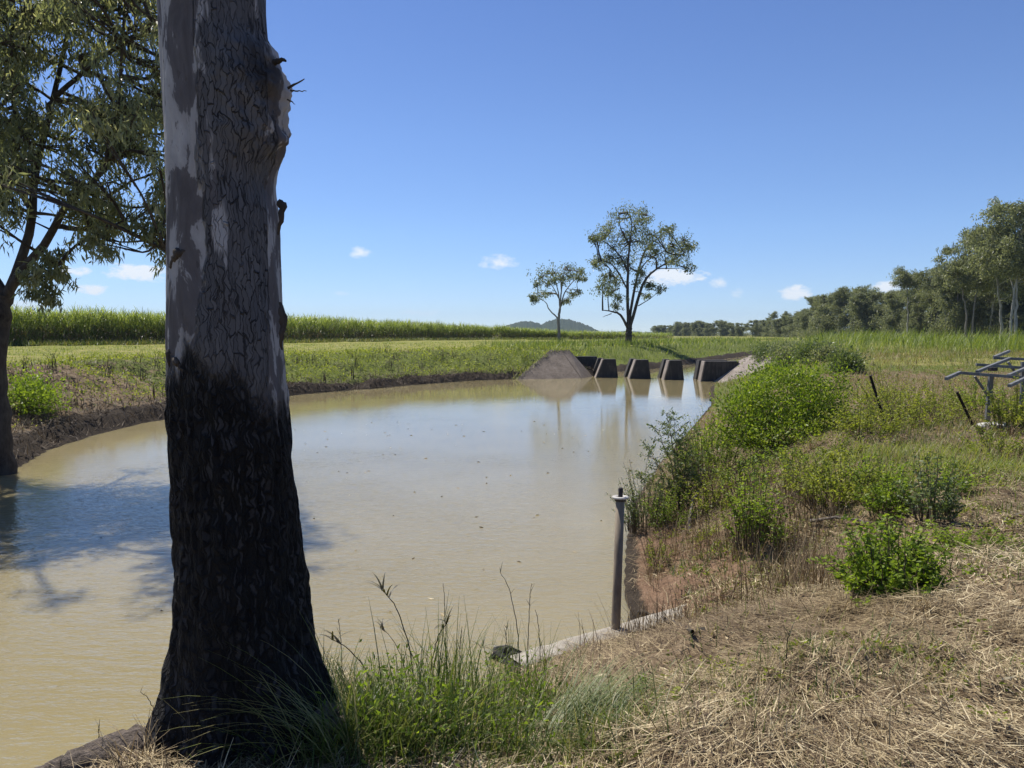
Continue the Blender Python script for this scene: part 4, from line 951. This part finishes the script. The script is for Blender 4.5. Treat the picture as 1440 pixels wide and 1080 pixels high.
# ------------------------------------------------------------------ stuff: cane, grass, straw, litter
def scatter(n, xr, yr, test):
    x = R.uniform(*xr, n); y = R.uniform(*yr, n); s, idx = sdf(x, y); left = idx >= NR - 1
    m = test(x, y, s, left); return x[m], y[m], s[m]
def cane():
    front = np.array([(-95, 28), (-62, 42), (-36, 55), (-23, 77), (-13, 108), (-2, 122), (9, 124), (22, 135), (34, 160)], float)
    fac = [1, 1, 1, 1, .96, .74, .42, .33, .3]
    seg = np.linalg.norm(np.diff(front, axis=0), axis=1)
    mb = MB()
    for i_, n in enumerate([6000, 9000, 26000, 22000, 12000, 9000, 8000, 5000]):
        a, b = front[i_], front[i_ + 1]; d = unit(b - a); nn = np.array([-d[1], d[0]])
        t = R.random(n); dep = R.random(n) ** 1.6 * 9; p = a + (b - a) * t[:, None] + nn * dep[:, None]
        g = height(p[:, 0], p[:, 1], False); hcane = (fac[i_] + (fac[i_ + 1] - fac[i_]) * t) * (2.45 + .22 * (fbm(p[:, 0] * 1.3, p[:, 1] * 1.3, 44, 2) - .5) * 4 + .4 * (fbm(p[:, 0] * .3, p[:, 1] * .3, 4, 3) - .5) * 2)
        z0 = hcane * np.where(R.random(n) < .5, R.uniform(.55, .95, n), R.uniform(.0, .7, n))
        rel = z0 / hcane
        dead = (R.random(n) < np.clip(1.5 - rel * 2.3, .04, .92))
        v = np.where(dead, R.uniform(.68, 1, n), R.uniform(0, .6, n))
        L = R.uniform(.6, 1.15, n); up = np.where(dead, R.uniform(.5, 1.6, n), R.uniform(.05, .6, n))
        wd_ = .045 * (1 + np.linalg.norm(p, axis=1) / 220)
        strips(mb, np.stack([p[:, 0], p[:, 1], g + z0], 1), R.uniform(0, 2 * PI, n), L, wd_, up, R.uniform(.4, 2.0, n), 3, v, .7)
    # stalk mass behind the edge and canopy over the field
    m2 = MB()
    for i_ in range(len(front) - 1):
        a, b = front[i_], front[i_ + 1]; d = unit(b - a); nn = np.array([-d[1], d[0]]); k = int(max(4, seg[i_] / 1.2))
        tt = np.linspace(0, 1, k); offs = [1.3, 1.6, 4, 12, 60, 400]; zz = [0, 1.75, 2.15, 2.3, 2.35, 2.4]
        V = np.array([[[*(a + (b - a) * t_ + nn * (o_ + R.normal() * .15)), 2.05 + z_ * (fac[i_] + (fac[i_ + 1] - fac[i_]) * t_) * .94 + (R.normal() * .1 if z_ else 0)] for o_, z_ in zip(offs, zz)] for t_ in tt])
        i2 = (np.arange(k - 1)[:, None] * 6) + np.arange(5)[None]
        mb.add(V.reshape(-1, 3), np.stack([i2, i2 + 1, i2 + 7, i2 + 6], 2), R.uniform(.0, .3, (k - 1) * 5))
    o = mb.build('sugar_cane', M['cane']); tag(o, 'tall field of green sugar cane with brown lower leaves along the far bank', 'sugar cane', kind='stuff')
cane()
def bank_grass():
    mb = MB()
    # tall grass on the berm behind the weir and along the far channel
    x, y, s = scatter(90000, (-6, 75), (50, 170), lambda x, y, s, l: l & (s > .8) & (s < 16) & (R.random(len(x)) < np.clip(60 / y, 0, 1) ** 1.5 * ss((x + 3 + (y - 55) * .05) / 4)))
    n = len(x); g = height(x, y)
    strips(mb, np.stack([x, y, g - .05], 1), R.uniform(0, 6.28, n), R.uniform(.4, .95, n) * (.6 + .5 * ss((s - 1) / 3)), .05 * (y / 60), R.uniform(0, .5, n), R.uniform(.2, 1.2, n), 2, np.clip(R.random(n) * .9 - .05 + .25 * (fbm(x * .3, y * .3, 12, 2) - .5), 0, 1))
    o = mb.build('tall_grass', M['levee']); tag(o, 'tall green grass covering the far bank behind the weir, under the lone trees', 'grass', kind='stuff')
    mb = MB()
    x, y, s = scatter(260000, (8, 110), (26, 150), lambda x, y, s, l: (~l) & (s > 3.5) & (R.random(len(x)) < np.clip(40 / y, 0, 1) ** 1.6) & (y > 28.5 + 2 * np.sin(x * .25)))
    n = len(x); g = height(x, y); tall = ss((fbm(x * .16, y * .16, 41, 3) - .32) / .25) * ss((y - 38 + (x - 20) * .1) / 7) * ss((x - 12 - (y - 40) * .25) / 5)
    strips(mb, np.stack([x, y, g - .03], 1), R.uniform(0, 6.28, n), (.12 + R.uniform(.7, 1.5, n) * tall) * (.7 + .6 * R.random(n)), .035 * (y / 40) * (.6 + .6 * tall), R.uniform(0, .6, n), R.uniform(.2, 1.3, n), 2,
           np.clip(R.random(n) * .8 + .3 * (1 - tall) * R.random(n), 0, 1))
    o = mb.build('tall_grass', M['levee']); tag(o, 'tall bright green grass on the levee at right, in front of the tree line', 'grass', kind='stuff')
    # creeping cover and tufts on the left bank
    mb, ml = MB(), MB()
    x, y, s = scatter(260000, (-32, 6), (13, 64), lambda x, y, s, l: l & (s > .7) & (s < 7) & (R.random(len(x)) < np.clip(26 / y, 0, 1)))
    gm = gmask(x, y, s, np.ones(len(x), bool))['green'] + (fbm(x * .55, y * .55, 51, 3) - .5) * 2.7 - .12
    m = (R.random(len(x)) < np.clip(gm * 1.4 - .05, .04, 1)); gx_, gy_ = x[m], y[m]; n = len(gx_); g = height(gx_, gy_)
    leaves(mb, np.stack([gx_, gy_, g + R.random(n) ** 2 * .22], 1), R.normal(size=(n, 3)) * .8 + np.array([0, 0, .5]), R.uniform(.04, .13, n) * (.7 + gy_ / 70), .042 * (.7 + gy_ / 70), np.clip(R.random(n) * .7 + .5 * (fbm(gx_ * .7, gy_ * .7, 3, 2) - .3), 0, 1))
    tag(mb.build('bank_weeds', M['yellow']), 'patchy creeping green weeds on the far left bank of the pond', 'ground cover', kind='stuff')
    d = ~m; x2, y2 = x[d][:110000], y[d][:110000]; n = len(x2); g = height(x2, y2)
    strips(ml, np.stack([x2, y2, g + .01], 1), R.uniform(0, 6.28, n), R.uniform(.1, .45, n), .022 * (.5 + y2 / 40), np.where(R.random(n) < .1, R.uniform(.0, .6, n), R.uniform(1.2, 1.7, n)), R.uniform(-.3, .5, n), 2, R.random(n) ** 1.3)
    x, y, s = scatter(70000, (-20, 6), (13, 60), lambda x, y, s, l: l & (s > .02) & (s < 1.3))
    n = len(x); g = height(x, y)
    strips(ml, np.stack([x, y, g + R.random(n) * .12], 1), R.uniform(0, 6.28, n), R.uniform(.15, .7, n), .02 * (.5 + y / 40), R.uniform(.7, 2.0, n), R.uniform(-.6, .9, n), 3, R.random(n) * .55)
    tag(ml.build('bank_litter', M['litter']), 'dry brown stalks and roots matted on the far left bank', 'litter', kind='stuff')
    # thin dead stems standing on the left bank
    mb = MB()
    for k_ in range(34):
        x_, y_, s_ = scatter(40, (-24, -2), (20, 52), lambda x, y, s, l: l & (s > 1) & (s < 5.5))
        if not len(x_): continue
        q = np.array([x_[0], y_[0], hz(x_[0], y_[0])]); hh = R.uniform(.4, .95); cl = int(R.integers(3, 8))
        for j in range(cl):
            b_ = q + R.normal(size=3) * np.array([.1, .1, 0]); tube(mb, curve([b_, b_ + np.array([R.normal() * .04, 0, hh * .5]), b_ + np.array([R.normal() * .12, R.normal() * .1, hh * R.uniform(.7, 1)])], 6), np.linspace(.014, .005, 7), 4, .2)
    tag(mb.build('dead_stems', M['litter']), 'scattered thin dead weed stems standing on the far left bank', 'dead stems', kind='stuff')
    # weedy fringe at the foot of the cane and short lawn on the flat
    mb = MB()
    front = [(-95, 28), (-62, 42), (-36, 55), (-23, 77), (-13, 108), (-2, 122), (9, 124)]
    for (a, b), n in zip(zip(front, front[1:]), [2000, 3000, 9000, 7000, 4000, 3000]):
        a, b = np.array(a), np.array(b); dd = unit(b - a); nn = np.array([-dd[1], dd[0]])
        p = a + (b - a) * R.random(n)[:, None] - nn * (R.random(n)[:, None] * 2.5 - .4); g = height(p[:, 0], p[:, 1], False)
        strips(mb, np.stack([p[:, 0], p[:, 1], g], 1), R.uniform(0, 6.28, n), R.uniform(.2, .7, n), .05, R.uniform(0, .7, n), R.uniform(.1, 1.4, n), 2, np.clip(R.random(n) * .6 + .45, 0, 1))
    tag(mb.build('headland_grass', M['grass']), 'dry weedy grass fringe at the foot of the sugar cane', 'grass', kind='stuff')
    mb = MB()
    x, y, s = scatter(90000, (-45, 8), (18, 90), lambda x, y, s, l: l & (s > 5.5) & (s < 26) & (R.random(len(x)) < np.clip(34 / y, 0, 1) ** 1.5))
    n = len(x); g = height(x, y)
    strips(mb, np.stack([x, y, g], 1), R.uniform(0, 6.28, n), R.uniform(.05, .16, n), .03 * (y / 35), R.uniform(0, .8, n), R.uniform(.1, 1, n), 1, np.clip(.45 + R.random(n) * .5, 0, 1))
    tag(mb.build('mown_grass', M['levee']), 'short yellow-green mown grass strip between the far bank and the cane', 'grass', kind='stuff')
bank_grass()
def straw():
    mb, mg = MB(), MB()
    def polar(n, r0, r1, p, a0=-42, a1=48):
        u = R.random(n); r = (r0 ** (2 - p) + u * (r1 ** (2 - p) - r0 ** (2 - p))) ** (1 / (2 - p)) if abs(p - 2) > 1e-3 else r0 * (r1 / r0) ** u
        a = np.radians(R.uniform(a0, a1, n)); return np.sin(a) * r, np.cos(a) * r
    x, y = polar(430000, 1.9, 20, 1.7); s, idx = sdf(x, y); left = idx >= NR - 1
    m = (~left) & (s > np.where((x > -.1) & (x < 1.5) & (y < 8), .24, .08)) & (R.random(len(x)) < np.clip(.12 + 2.6 * (fbm(x * .9, y * .9, 61, 4) - .3), .06, 1)); x, y, s = x[m], y[m], s[m]
    d = np.hypot(x, y); n = len(x); g = height(x, y)
    md = fbm(x * 1.1, y * 1.1, 71, 3); mound = np.clip(md - .5, 0, 1) * .35
    pale = fbm(x * .6, y * .6, 81, 3); red = np.clip(1.2 - np.abs(x - 2.2) / 1.2, 0, 1) * np.clip(1.2 - np.abs(y - 9) / 2.5, 0, 1)
    v = np.clip(R.random(n) ** 1.25 * (.25 + 1.25 * pale) + .2 * ss((x - .9) / 2) * ss((7 - y) / 4) - .12 * red, 0, 1)  # straw raised paler at near right, sunlit brightness put into its tone
    L = np.where(R.random(n) < .62, R.uniform(.025, .10, n), R.uniform(.08, .25, n)) * (1 - .45 * ss((x - 1.2) / 1.5) * ss((5.5 - y) / 2))
    # stalks lie combed in local swirls rather than at random
    az = fbm(x * .45, y * .45, 91, 2) * 9 + R.normal(size=n) * .75 + PI * (R.random(n) < .5)
    strips(mb, np.stack([x, y, g + .004 + mound * R.random(n) + .02 * R.random(n)], 1), az, L, R.uniform(.002, .0048, n) * (.75 + d / 8),
           np.where(R.random(n) < .03, R.uniform(.2, 1.2, n), R.uniform(1.38, 1.68, n)), R.uniform(-.18, .3, n), 2, v, .35, az + PI / 2 + R.normal(size=n) * .6)
    # broad fallen leaves and chips
    x, y = polar(2600, 2, 13, 1.5, -20, 46); s, idx = sdf(x, y); m = (idx < NR - 1) & (s > .3); x, y = x[m], y[m]; n = len(x); g = height(x, y)
    leaves(mb, np.stack([x, y, g + .02 + .03 * R.random(n)], 1), np.stack([R.normal(size=n), R.normal(size=n), R.normal(size=n) * .15], 1), R.uniform(.03, .11, n), R.uniform(.006, .02, n), np.clip(R.random(n) ** .7, 0, 1))
    # mounded dead tufts
    x, y = polar(300, 2.2, 15, 1.3, -30, 46); s, idx = sdf(x, y); m = (idx < NR - 1) & (s > .35) & (fbm(x * .7, y * .7, 33, 3) > .44); x, y = x[m], y[m]
    for a_, b_ in zip(x, y):
        n = int(R.integers(40, 110)); rr = R.uniform(.05, .16) * (.8 + b_ / 18); az = R.uniform(0, 6.28, n); px_ = a_ + np.cos(az) * rr * R.random(n) * .6; py_ = b_ + np.sin(az) * rr * R.random(n) * .6
        g = height(px_, py_); tone = R.uniform(.0, .5)
        strips(mb, np.stack([px_, py_, g], 1), az + R.normal(size=n) * .7, R.uniform(.06, .24, n) * (.6 + rr * 4), .0036 * (.75 + b_ / 9), R.uniform(.4, 1.4, n), R.uniform(.2, 1.2, n), 3, np.clip(tone * .7 + R.random(n) * .4, 0, 1), .4)
    # standing dead stalks on the slope behind the pipe
    x, y = polar(9000, 6, 14, 1.2, 5, 26); s, idx = sdf(x, y)
    m = (idx < NR - 1) & (s > .25) & (s < 2.2) & (fbm(x * 1.5, y * 1.5, 14, 2) > .48); x, y = x[m], y[m]; n = len(x); g = height(x, y)
    strips(mb, np.stack([x, y, g - .02], 1), R.uniform(0, 6.28, n), R.uniform(.15, .55, n), .007, R.uniform(0, .45, n), R.uniform(0, .8, n), 3, R.random(n) * .55, .4)
    tag(mb.build('dry_straw', M['straw']), 'dry tangled straw and slashed grass covering the near bank', 'straw', kind='stuff')
    # green sprigs in the straw
    x, y = polar(90000, 2, 18, 1.5, -5, 48); s, idx = sdf(x, y)
    w_ = ss((fbm(x * .8, y * .8, 101, 3) - .52) / .12) * (.35 + .65 * ss((y - 6) / 3)) + .25 * ss((fbm(x * 2, y * 2, 7, 2) - .6) / .1) + .8 * ss((y - 10.5) / 2) * ss((x - 3.5) / 2)
    m = (idx < NR - 1) & (s > .5) & (R.random(len(x)) < w_ * .8); x, y = x[m], y[m]; n = len(x); g = height(x, y)
    strips(mg, np.stack([x, y, g], 1), R.uniform(0, 6.28, n), R.uniform(.04, .17, n) * (.7 + y / 22), .008 * (.6 + y / 10), R.uniform(.1, 1.1, n), R.uniform(.1, 1.2, n), 2, np.clip(R.random(n) + .15, 0, 1))
    # grassy sward before the frame
    q = hit(1290, 650); n = 9000; x = q[0] + R.normal(size=n) * 1.5; y = q[1] + R.normal(size=n) * .9; s, idx = sdf(x, y); m = (s > .5) & (x > 3.8); x, y = x[m], y[m]; n = len(x); g = height(x, y)
    my = MB(); cut = R.random(n) < .62; x, y, g = x[cut], y[cut], g[cut]; n = len(x)
    strips(my, np.stack([x, y, g], 1), R.uniform(0, 6.28, n), R.uniform(.08, .3, n), .009, R.uniform(0, .6, n), R.uniform(.2, 1.2, n), 3, np.where(R.random(n) < .35, R.uniform(.85, 1, n), R.uniform(.45, .85, n)))
    tag(my.build('yellow_grass', M['levee']), 'yellow-green grass patch in front of the steel frame and leaning posts', 'grass', kind='stuff')
    tag(mg.build('short_grass', M['grass']), 'green grass sprigs growing through the straw on the near bank', 'grass', kind='stuff')
    mh = MB(); x, y = polar(4200, 2.2, 22, 1.3, -2, 48); s, idx = sdf(x, y)
    w_ = ss((fbm(x * .75 + 5, y * .75, 131, 3) - .46) / .16) * (.3 + .7 * ss((y - 6) / 4))
    m = (idx < NR - 1) & (s > .4) & (R.random(len(x)) < w_); x, y = x[m], y[m]
    for a_, b_ in zip(x, y):
        n = int(R.integers(10, 34)); rr = R.uniform(.03, .10) * (.7 + b_ / 14); az = R.uniform(0, 6.28, n); d_ = np.sqrt(R.random(n)) * rr
        px_, py_ = a_ + np.cos(az) * d_, b_ + np.sin(az) * d_; g = height(px_, py_)
        leaves(mh, np.stack([px_, py_, g + R.random(n) * rr * .9], 1), np.stack([np.cos(az), np.sin(az), R.uniform(-.2, .8, n)], 1), R.uniform(.015, .04, n) * (.8 + b_ / 16), .013 * (.8 + b_ / 12), np.clip(R.random() * .5 + R.random(n) * .4 - .1, 0, 1))
    tag(mh.build('creeping_weed', M['yellow']), 'small green herbs creeping through the straw on the near bank', 'weed', kind='stuff')
    md_ = MB(); x, y, s = scatter(150000, (2, 40), (12, 50), lambda x, y, s, l: (~l) & (s > .15) & (R.random(len(x)) < np.clip(20 / y, 0, 1))); n = len(x); g = height(x, y)
    kp = (np.hypot(x - 4.6, y - 13.2) > 1.5) & (np.hypot(x - 5.6, y - 12.4) > .7); x, y, s, g = x[kp], y[kp], s[kp], g[kp]; n = len(x)
    gm = fbm(x * .35, y * .35, 17, 3); dry = R.random(n) < np.clip(.95 - 1.5 * (gm - .35) - .4 * ss((y - 27) / 6), .08, .95)
    strips(md_, np.stack([x, y, g - .01], 1), R.uniform(0, 6.28, n), R.uniform(.08, .4, n) * (.45 + 1.1 * fbm(x * .6, y * .6, 27, 2)), .013 * (.5 + y / 26), R.uniform(.1, 1.2, n), R.uniform(.1, 1., n), 2, np.where(dry, R.uniform(.8, 1, n), R.uniform(.2, .8, n)))
    tag(md_.build('rough_grass', M['rough']), 'rough half-dry grass on the right bank between the shrub and the levee', 'grass', kind='stuff')
    # green grass at the foot of the big trunk and along the brink
    mg = MB()
    def clumpset(pts, n, L0, L1, w0, lean, mats, vv=(0, .95)):
        for px, py in pts:
            q = hit(px, py); x = q[0] + R.normal(size=n) * .11; y = q[1] + R.normal(size=n) * .09; g = height(x, y)
            strips(mg, np.stack([x, y, g - .02], 1), R.uniform(0, 6.28, n), R.uniform(L0, L1, n), w0 * R.uniform(.6, 1.3, n), R.uniform(0, lean, n), R.uniform(.1, 1.5, n), 4, R.uniform(*vv, n), .6)
    px_ = [(R.uniform(500, 760), R.uniform(985, 1085)) for _ in range(34)]
    clumpset(px_, 62, .1, .36, .0055, .55, None)
    clumpset([(R.uniform(560, 740), R.uniform(960, 1040)) for _ in range(10)], 45, .3, .62, .006, .3, None)
    clumpset([(R.uniform(470, 560), R.uniform(970, 1085)) for _ in range(16)], 60, .1, .35, .007, .6, None)
    clumpset([(R.uniform(330, 500), R.uniform(1030, 1085)) for _ in range(12)], 40, .1, .4, .007, .7, None, (.1, 1))
    clumpset([(R.uniform(770, 900), R.uniform(1000, 1080)) for _ in range(9)], 60, .1, .32, .006, .9, None, (.3, 1))
    # lying swathe of pale green grass
    q = hit(790, 1040); q2 = hit(895, 985); n = 420; t_ = R.random(n)[:, None]; P = q + (q2 - q) * t_ * .5 + R.normal(size=(n, 3)) * np.array([.09, .08, .015]); a_ = math.atan2(*(q2 - q)[[1, 0]])
    strips(mg, P + np.array([0, 0, .05]), a_ + R.normal(size=n) * .35, R.uniform(.15, .42, n), .004, R.uniform(.8, 1.4, n), R.uniform(.2, .7, n), 4, R.uniform(.35, .95, n), .5)
    tag(mg.build('green_grass', M['grass']), 'clumped long green grass along the brink beside the big trunk', 'grass', kind='stuff')
    # small broad leaves among it
    mb = MB(); n = 1700; pts = np.array([hit(R.uniform(500, 760), R.uniform(960, 1090)) for _ in range(40)])
    P = np.repeat(pts, 44, 0)[:n] + np.stack([R.normal(size=n) * .07, R.normal(size=n) * .06, R.random(n) * .3], 1)
    leaves(mb, P, R.normal(size=(n, 3)) * .7 + np.array([0, 0, .3]), R.uniform(.015, .045, n), .012, R.random(n) * .8)
    tag(mb.build('creeping_weed', M['green']), 'small-leaved green weed mixed into the grass beside the big trunk', 'weed', kind='stuff')
straw()
def seed_stem(px, py, hpx, leanpx, lab, head=True, dark=True):
    q = hit(px, py); k = PM(q[1]); t = thing('wild_grass', lab, 'grass', tuple(q), 'tall grass stems on the brink')
    sb = MB(); e = np.array([leanpx * k, R.normal() * .05, hpx * k]); Q = curve([(0, 0, -.03), e * np.array([.2, .3, .5]), e * np.array([.6, .7, .85]), e], 18, .002)
    tube(sb, Q, np.linspace(.0042, .0017, len(Q)), 5); sb.build('stalk', M['stem_dark'], t)
    if head:
        for j in range(7):
            hb = MB(); f = len(Q) - 1 - j // 2; a = R.uniform(0, 6.28)
            strips(hb, Q[[f]], np.array([a]), R.uniform(.07, .14), .011, R.uniform(.3, .9), R.uniform(.6, 1.3), 4, R.random(1) * .5, .5)
            hb.build('seed_head', M['seed'], t)
    else:
        for j in range(6):
            hb = MB(); f = R.integers(4, len(Q)); a = R.uniform(0, 6.28)
            strips(hb, Q[[f]], np.array([a]), R.uniform(.04, .1), .006, R.uniform(.3, .9), R.uniform(.2, .8), 3, R.random(1) * .5, .5)
            hb.build('blade', M['seed'], t)
M['stem_dark'] = barkmat('grass_stalk', (.035, .03, .014), (.1, .085, .045), 30)
M['seed'] = leafmat('seed_head', [(0, (.04, .035, .018)), (.5, (.085, .075, .035)), (1, (.17, .14, .07))], .25)
for px, py, hp, ln, lab, hd in [(585, 990, 170, -45, 'tallest arching grass stem on the brink, left of the middle', True), (575, 985, 105, -40, 'drooping dark grass seed head at the left of the brink grass', True),
                                (600, 1000, 130, 30, 'grass stem leaning right in the middle of the brink grass', True), (628, 985, 165, -6, 'straight upright grass stem in the middle of the brink grass', False),
                                (733, 960, 160, -30, 'tall dark bent stem rising beside the rock', False), (742, 945, 125, 6, 'upright dry stem right of the rock', False), (712, 960, 90, 0, 'short straight stem just left of the rock', False),
                                (645, 985, 105, 5, 'short upright stem right of the middle of the brink grass', False), (482, 960, 95, -4, 'single dry stem standing just right of the big trunk', False),
                                (668, 990, 90, 12, 'curved grass stem with a small head between the middle stems and the rock', True),
                                (760, 935, 85, -8, 'thin pale stem beside the kerb end', False), (530, 1000, 110, -60, 'long grass stem arching left towards the trunk', True)]:
    seed_stem(px, py, hp, ln, lab, hd)
for px, py, hp, ln, lab in [(138, 1078, 60, 2, 'single dry stem standing on the root left of the trunk'), (225, 1035, 70, -20, 'thin dry stem leaning out from the left foot of the trunk'), (1105, 945, 60, 4, 'short broken stalk standing in the straw of the near bank')]:
    seed_stem(px, py, hp, ln, lab, False)
# long blades arching across the foot of the trunk
mb = MB(); q = hit(470, 1060); n = 70; P = q + np.stack([R.normal(size=n) * .08, R.normal(size=n) * .05 - .1, np.zeros(n)], 1)
strips(mb, P, PI + R.normal(size=n) * .5, R.uniform(.25, .7, n), .006, R.uniform(.1, .6, n), R.uniform(.6, 1.5, n), 7, R.uniform(.6, 1, n), .6)
o = mb.build('grass_clump', M['grass']); tag(o, 'pale long grass tuft arching left across the black foot of the big trunk', 'grass')

mb = MB(); n = 130; x = R.uniform(-7, 3, n); y = R.uniform(5.5, 26, n); sd_, _ = sdf(x, y); m = sd_ < -.15; x, y = x[m], y[m]; n = len(x)
leaves(mb, np.stack([x, y, np.full(n, .006)], 1), np.stack([R.normal(size=n), R.normal(size=n), np.zeros(n)], 1), R.uniform(.03, .11, n), .022, R.random(n))
x = R.uniform(-7, 3, 1); tag(mb.build('floating_leaves', M['straw']), 'scattered small leaves and twigs floating on the muddy pond', 'floating leaves', kind='stuff')

for px, tp, Y, k in [(1098, 446, 215, 4), (1110, 443, 205, 2), (1120, 441, 200, 4), (1129, 437, 192, 2), (1138, 430, 186, 4), (1147, 423, 180, 2), (1156, 417, 172, 2)]:
    o_ = place_tree(px, tp, Y, k, LM, G2); o_.scale = (o_.scale[2] * 1.45, o_.scale[2] * 1.45, o_.scale[2])

# ------------------------------------------------------------------ air
hm = bpy.data.materials.new('air'); hm.use_nodes = True; nt = hm.node_tree; nt.nodes.remove(nt.nodes['Principled BSDF'])
pv = N(nt, 'ShaderNodeVolumePrincipled', i_Color=(.62, .78, 1., 1), i_Density=.00016); nt.links.new(pv.outputs[0], nt.nodes['Material Output'].inputs['Volume'])
x0, x1, y0, y1, z0, z1 = -4200, 4200, -400, 4400, -3, 120
hz_o = hull('haze', [(x0, y0, z0), (x1, y0, z0), (x1, y1, z0), (x0, y1, z0), (x0, y0, z1), (x1, y0, z1), (x1, y1, z1), (x0, y1, z1)], BOXF, hm, None, 0)
tag(hz_o, kind='stuff')
for o_ in bpy.data.objects:
    if 'label' in o_ and len(o_['label'].split()) > 16: print('LONG', len(o_['label'].split()), o_['label'])
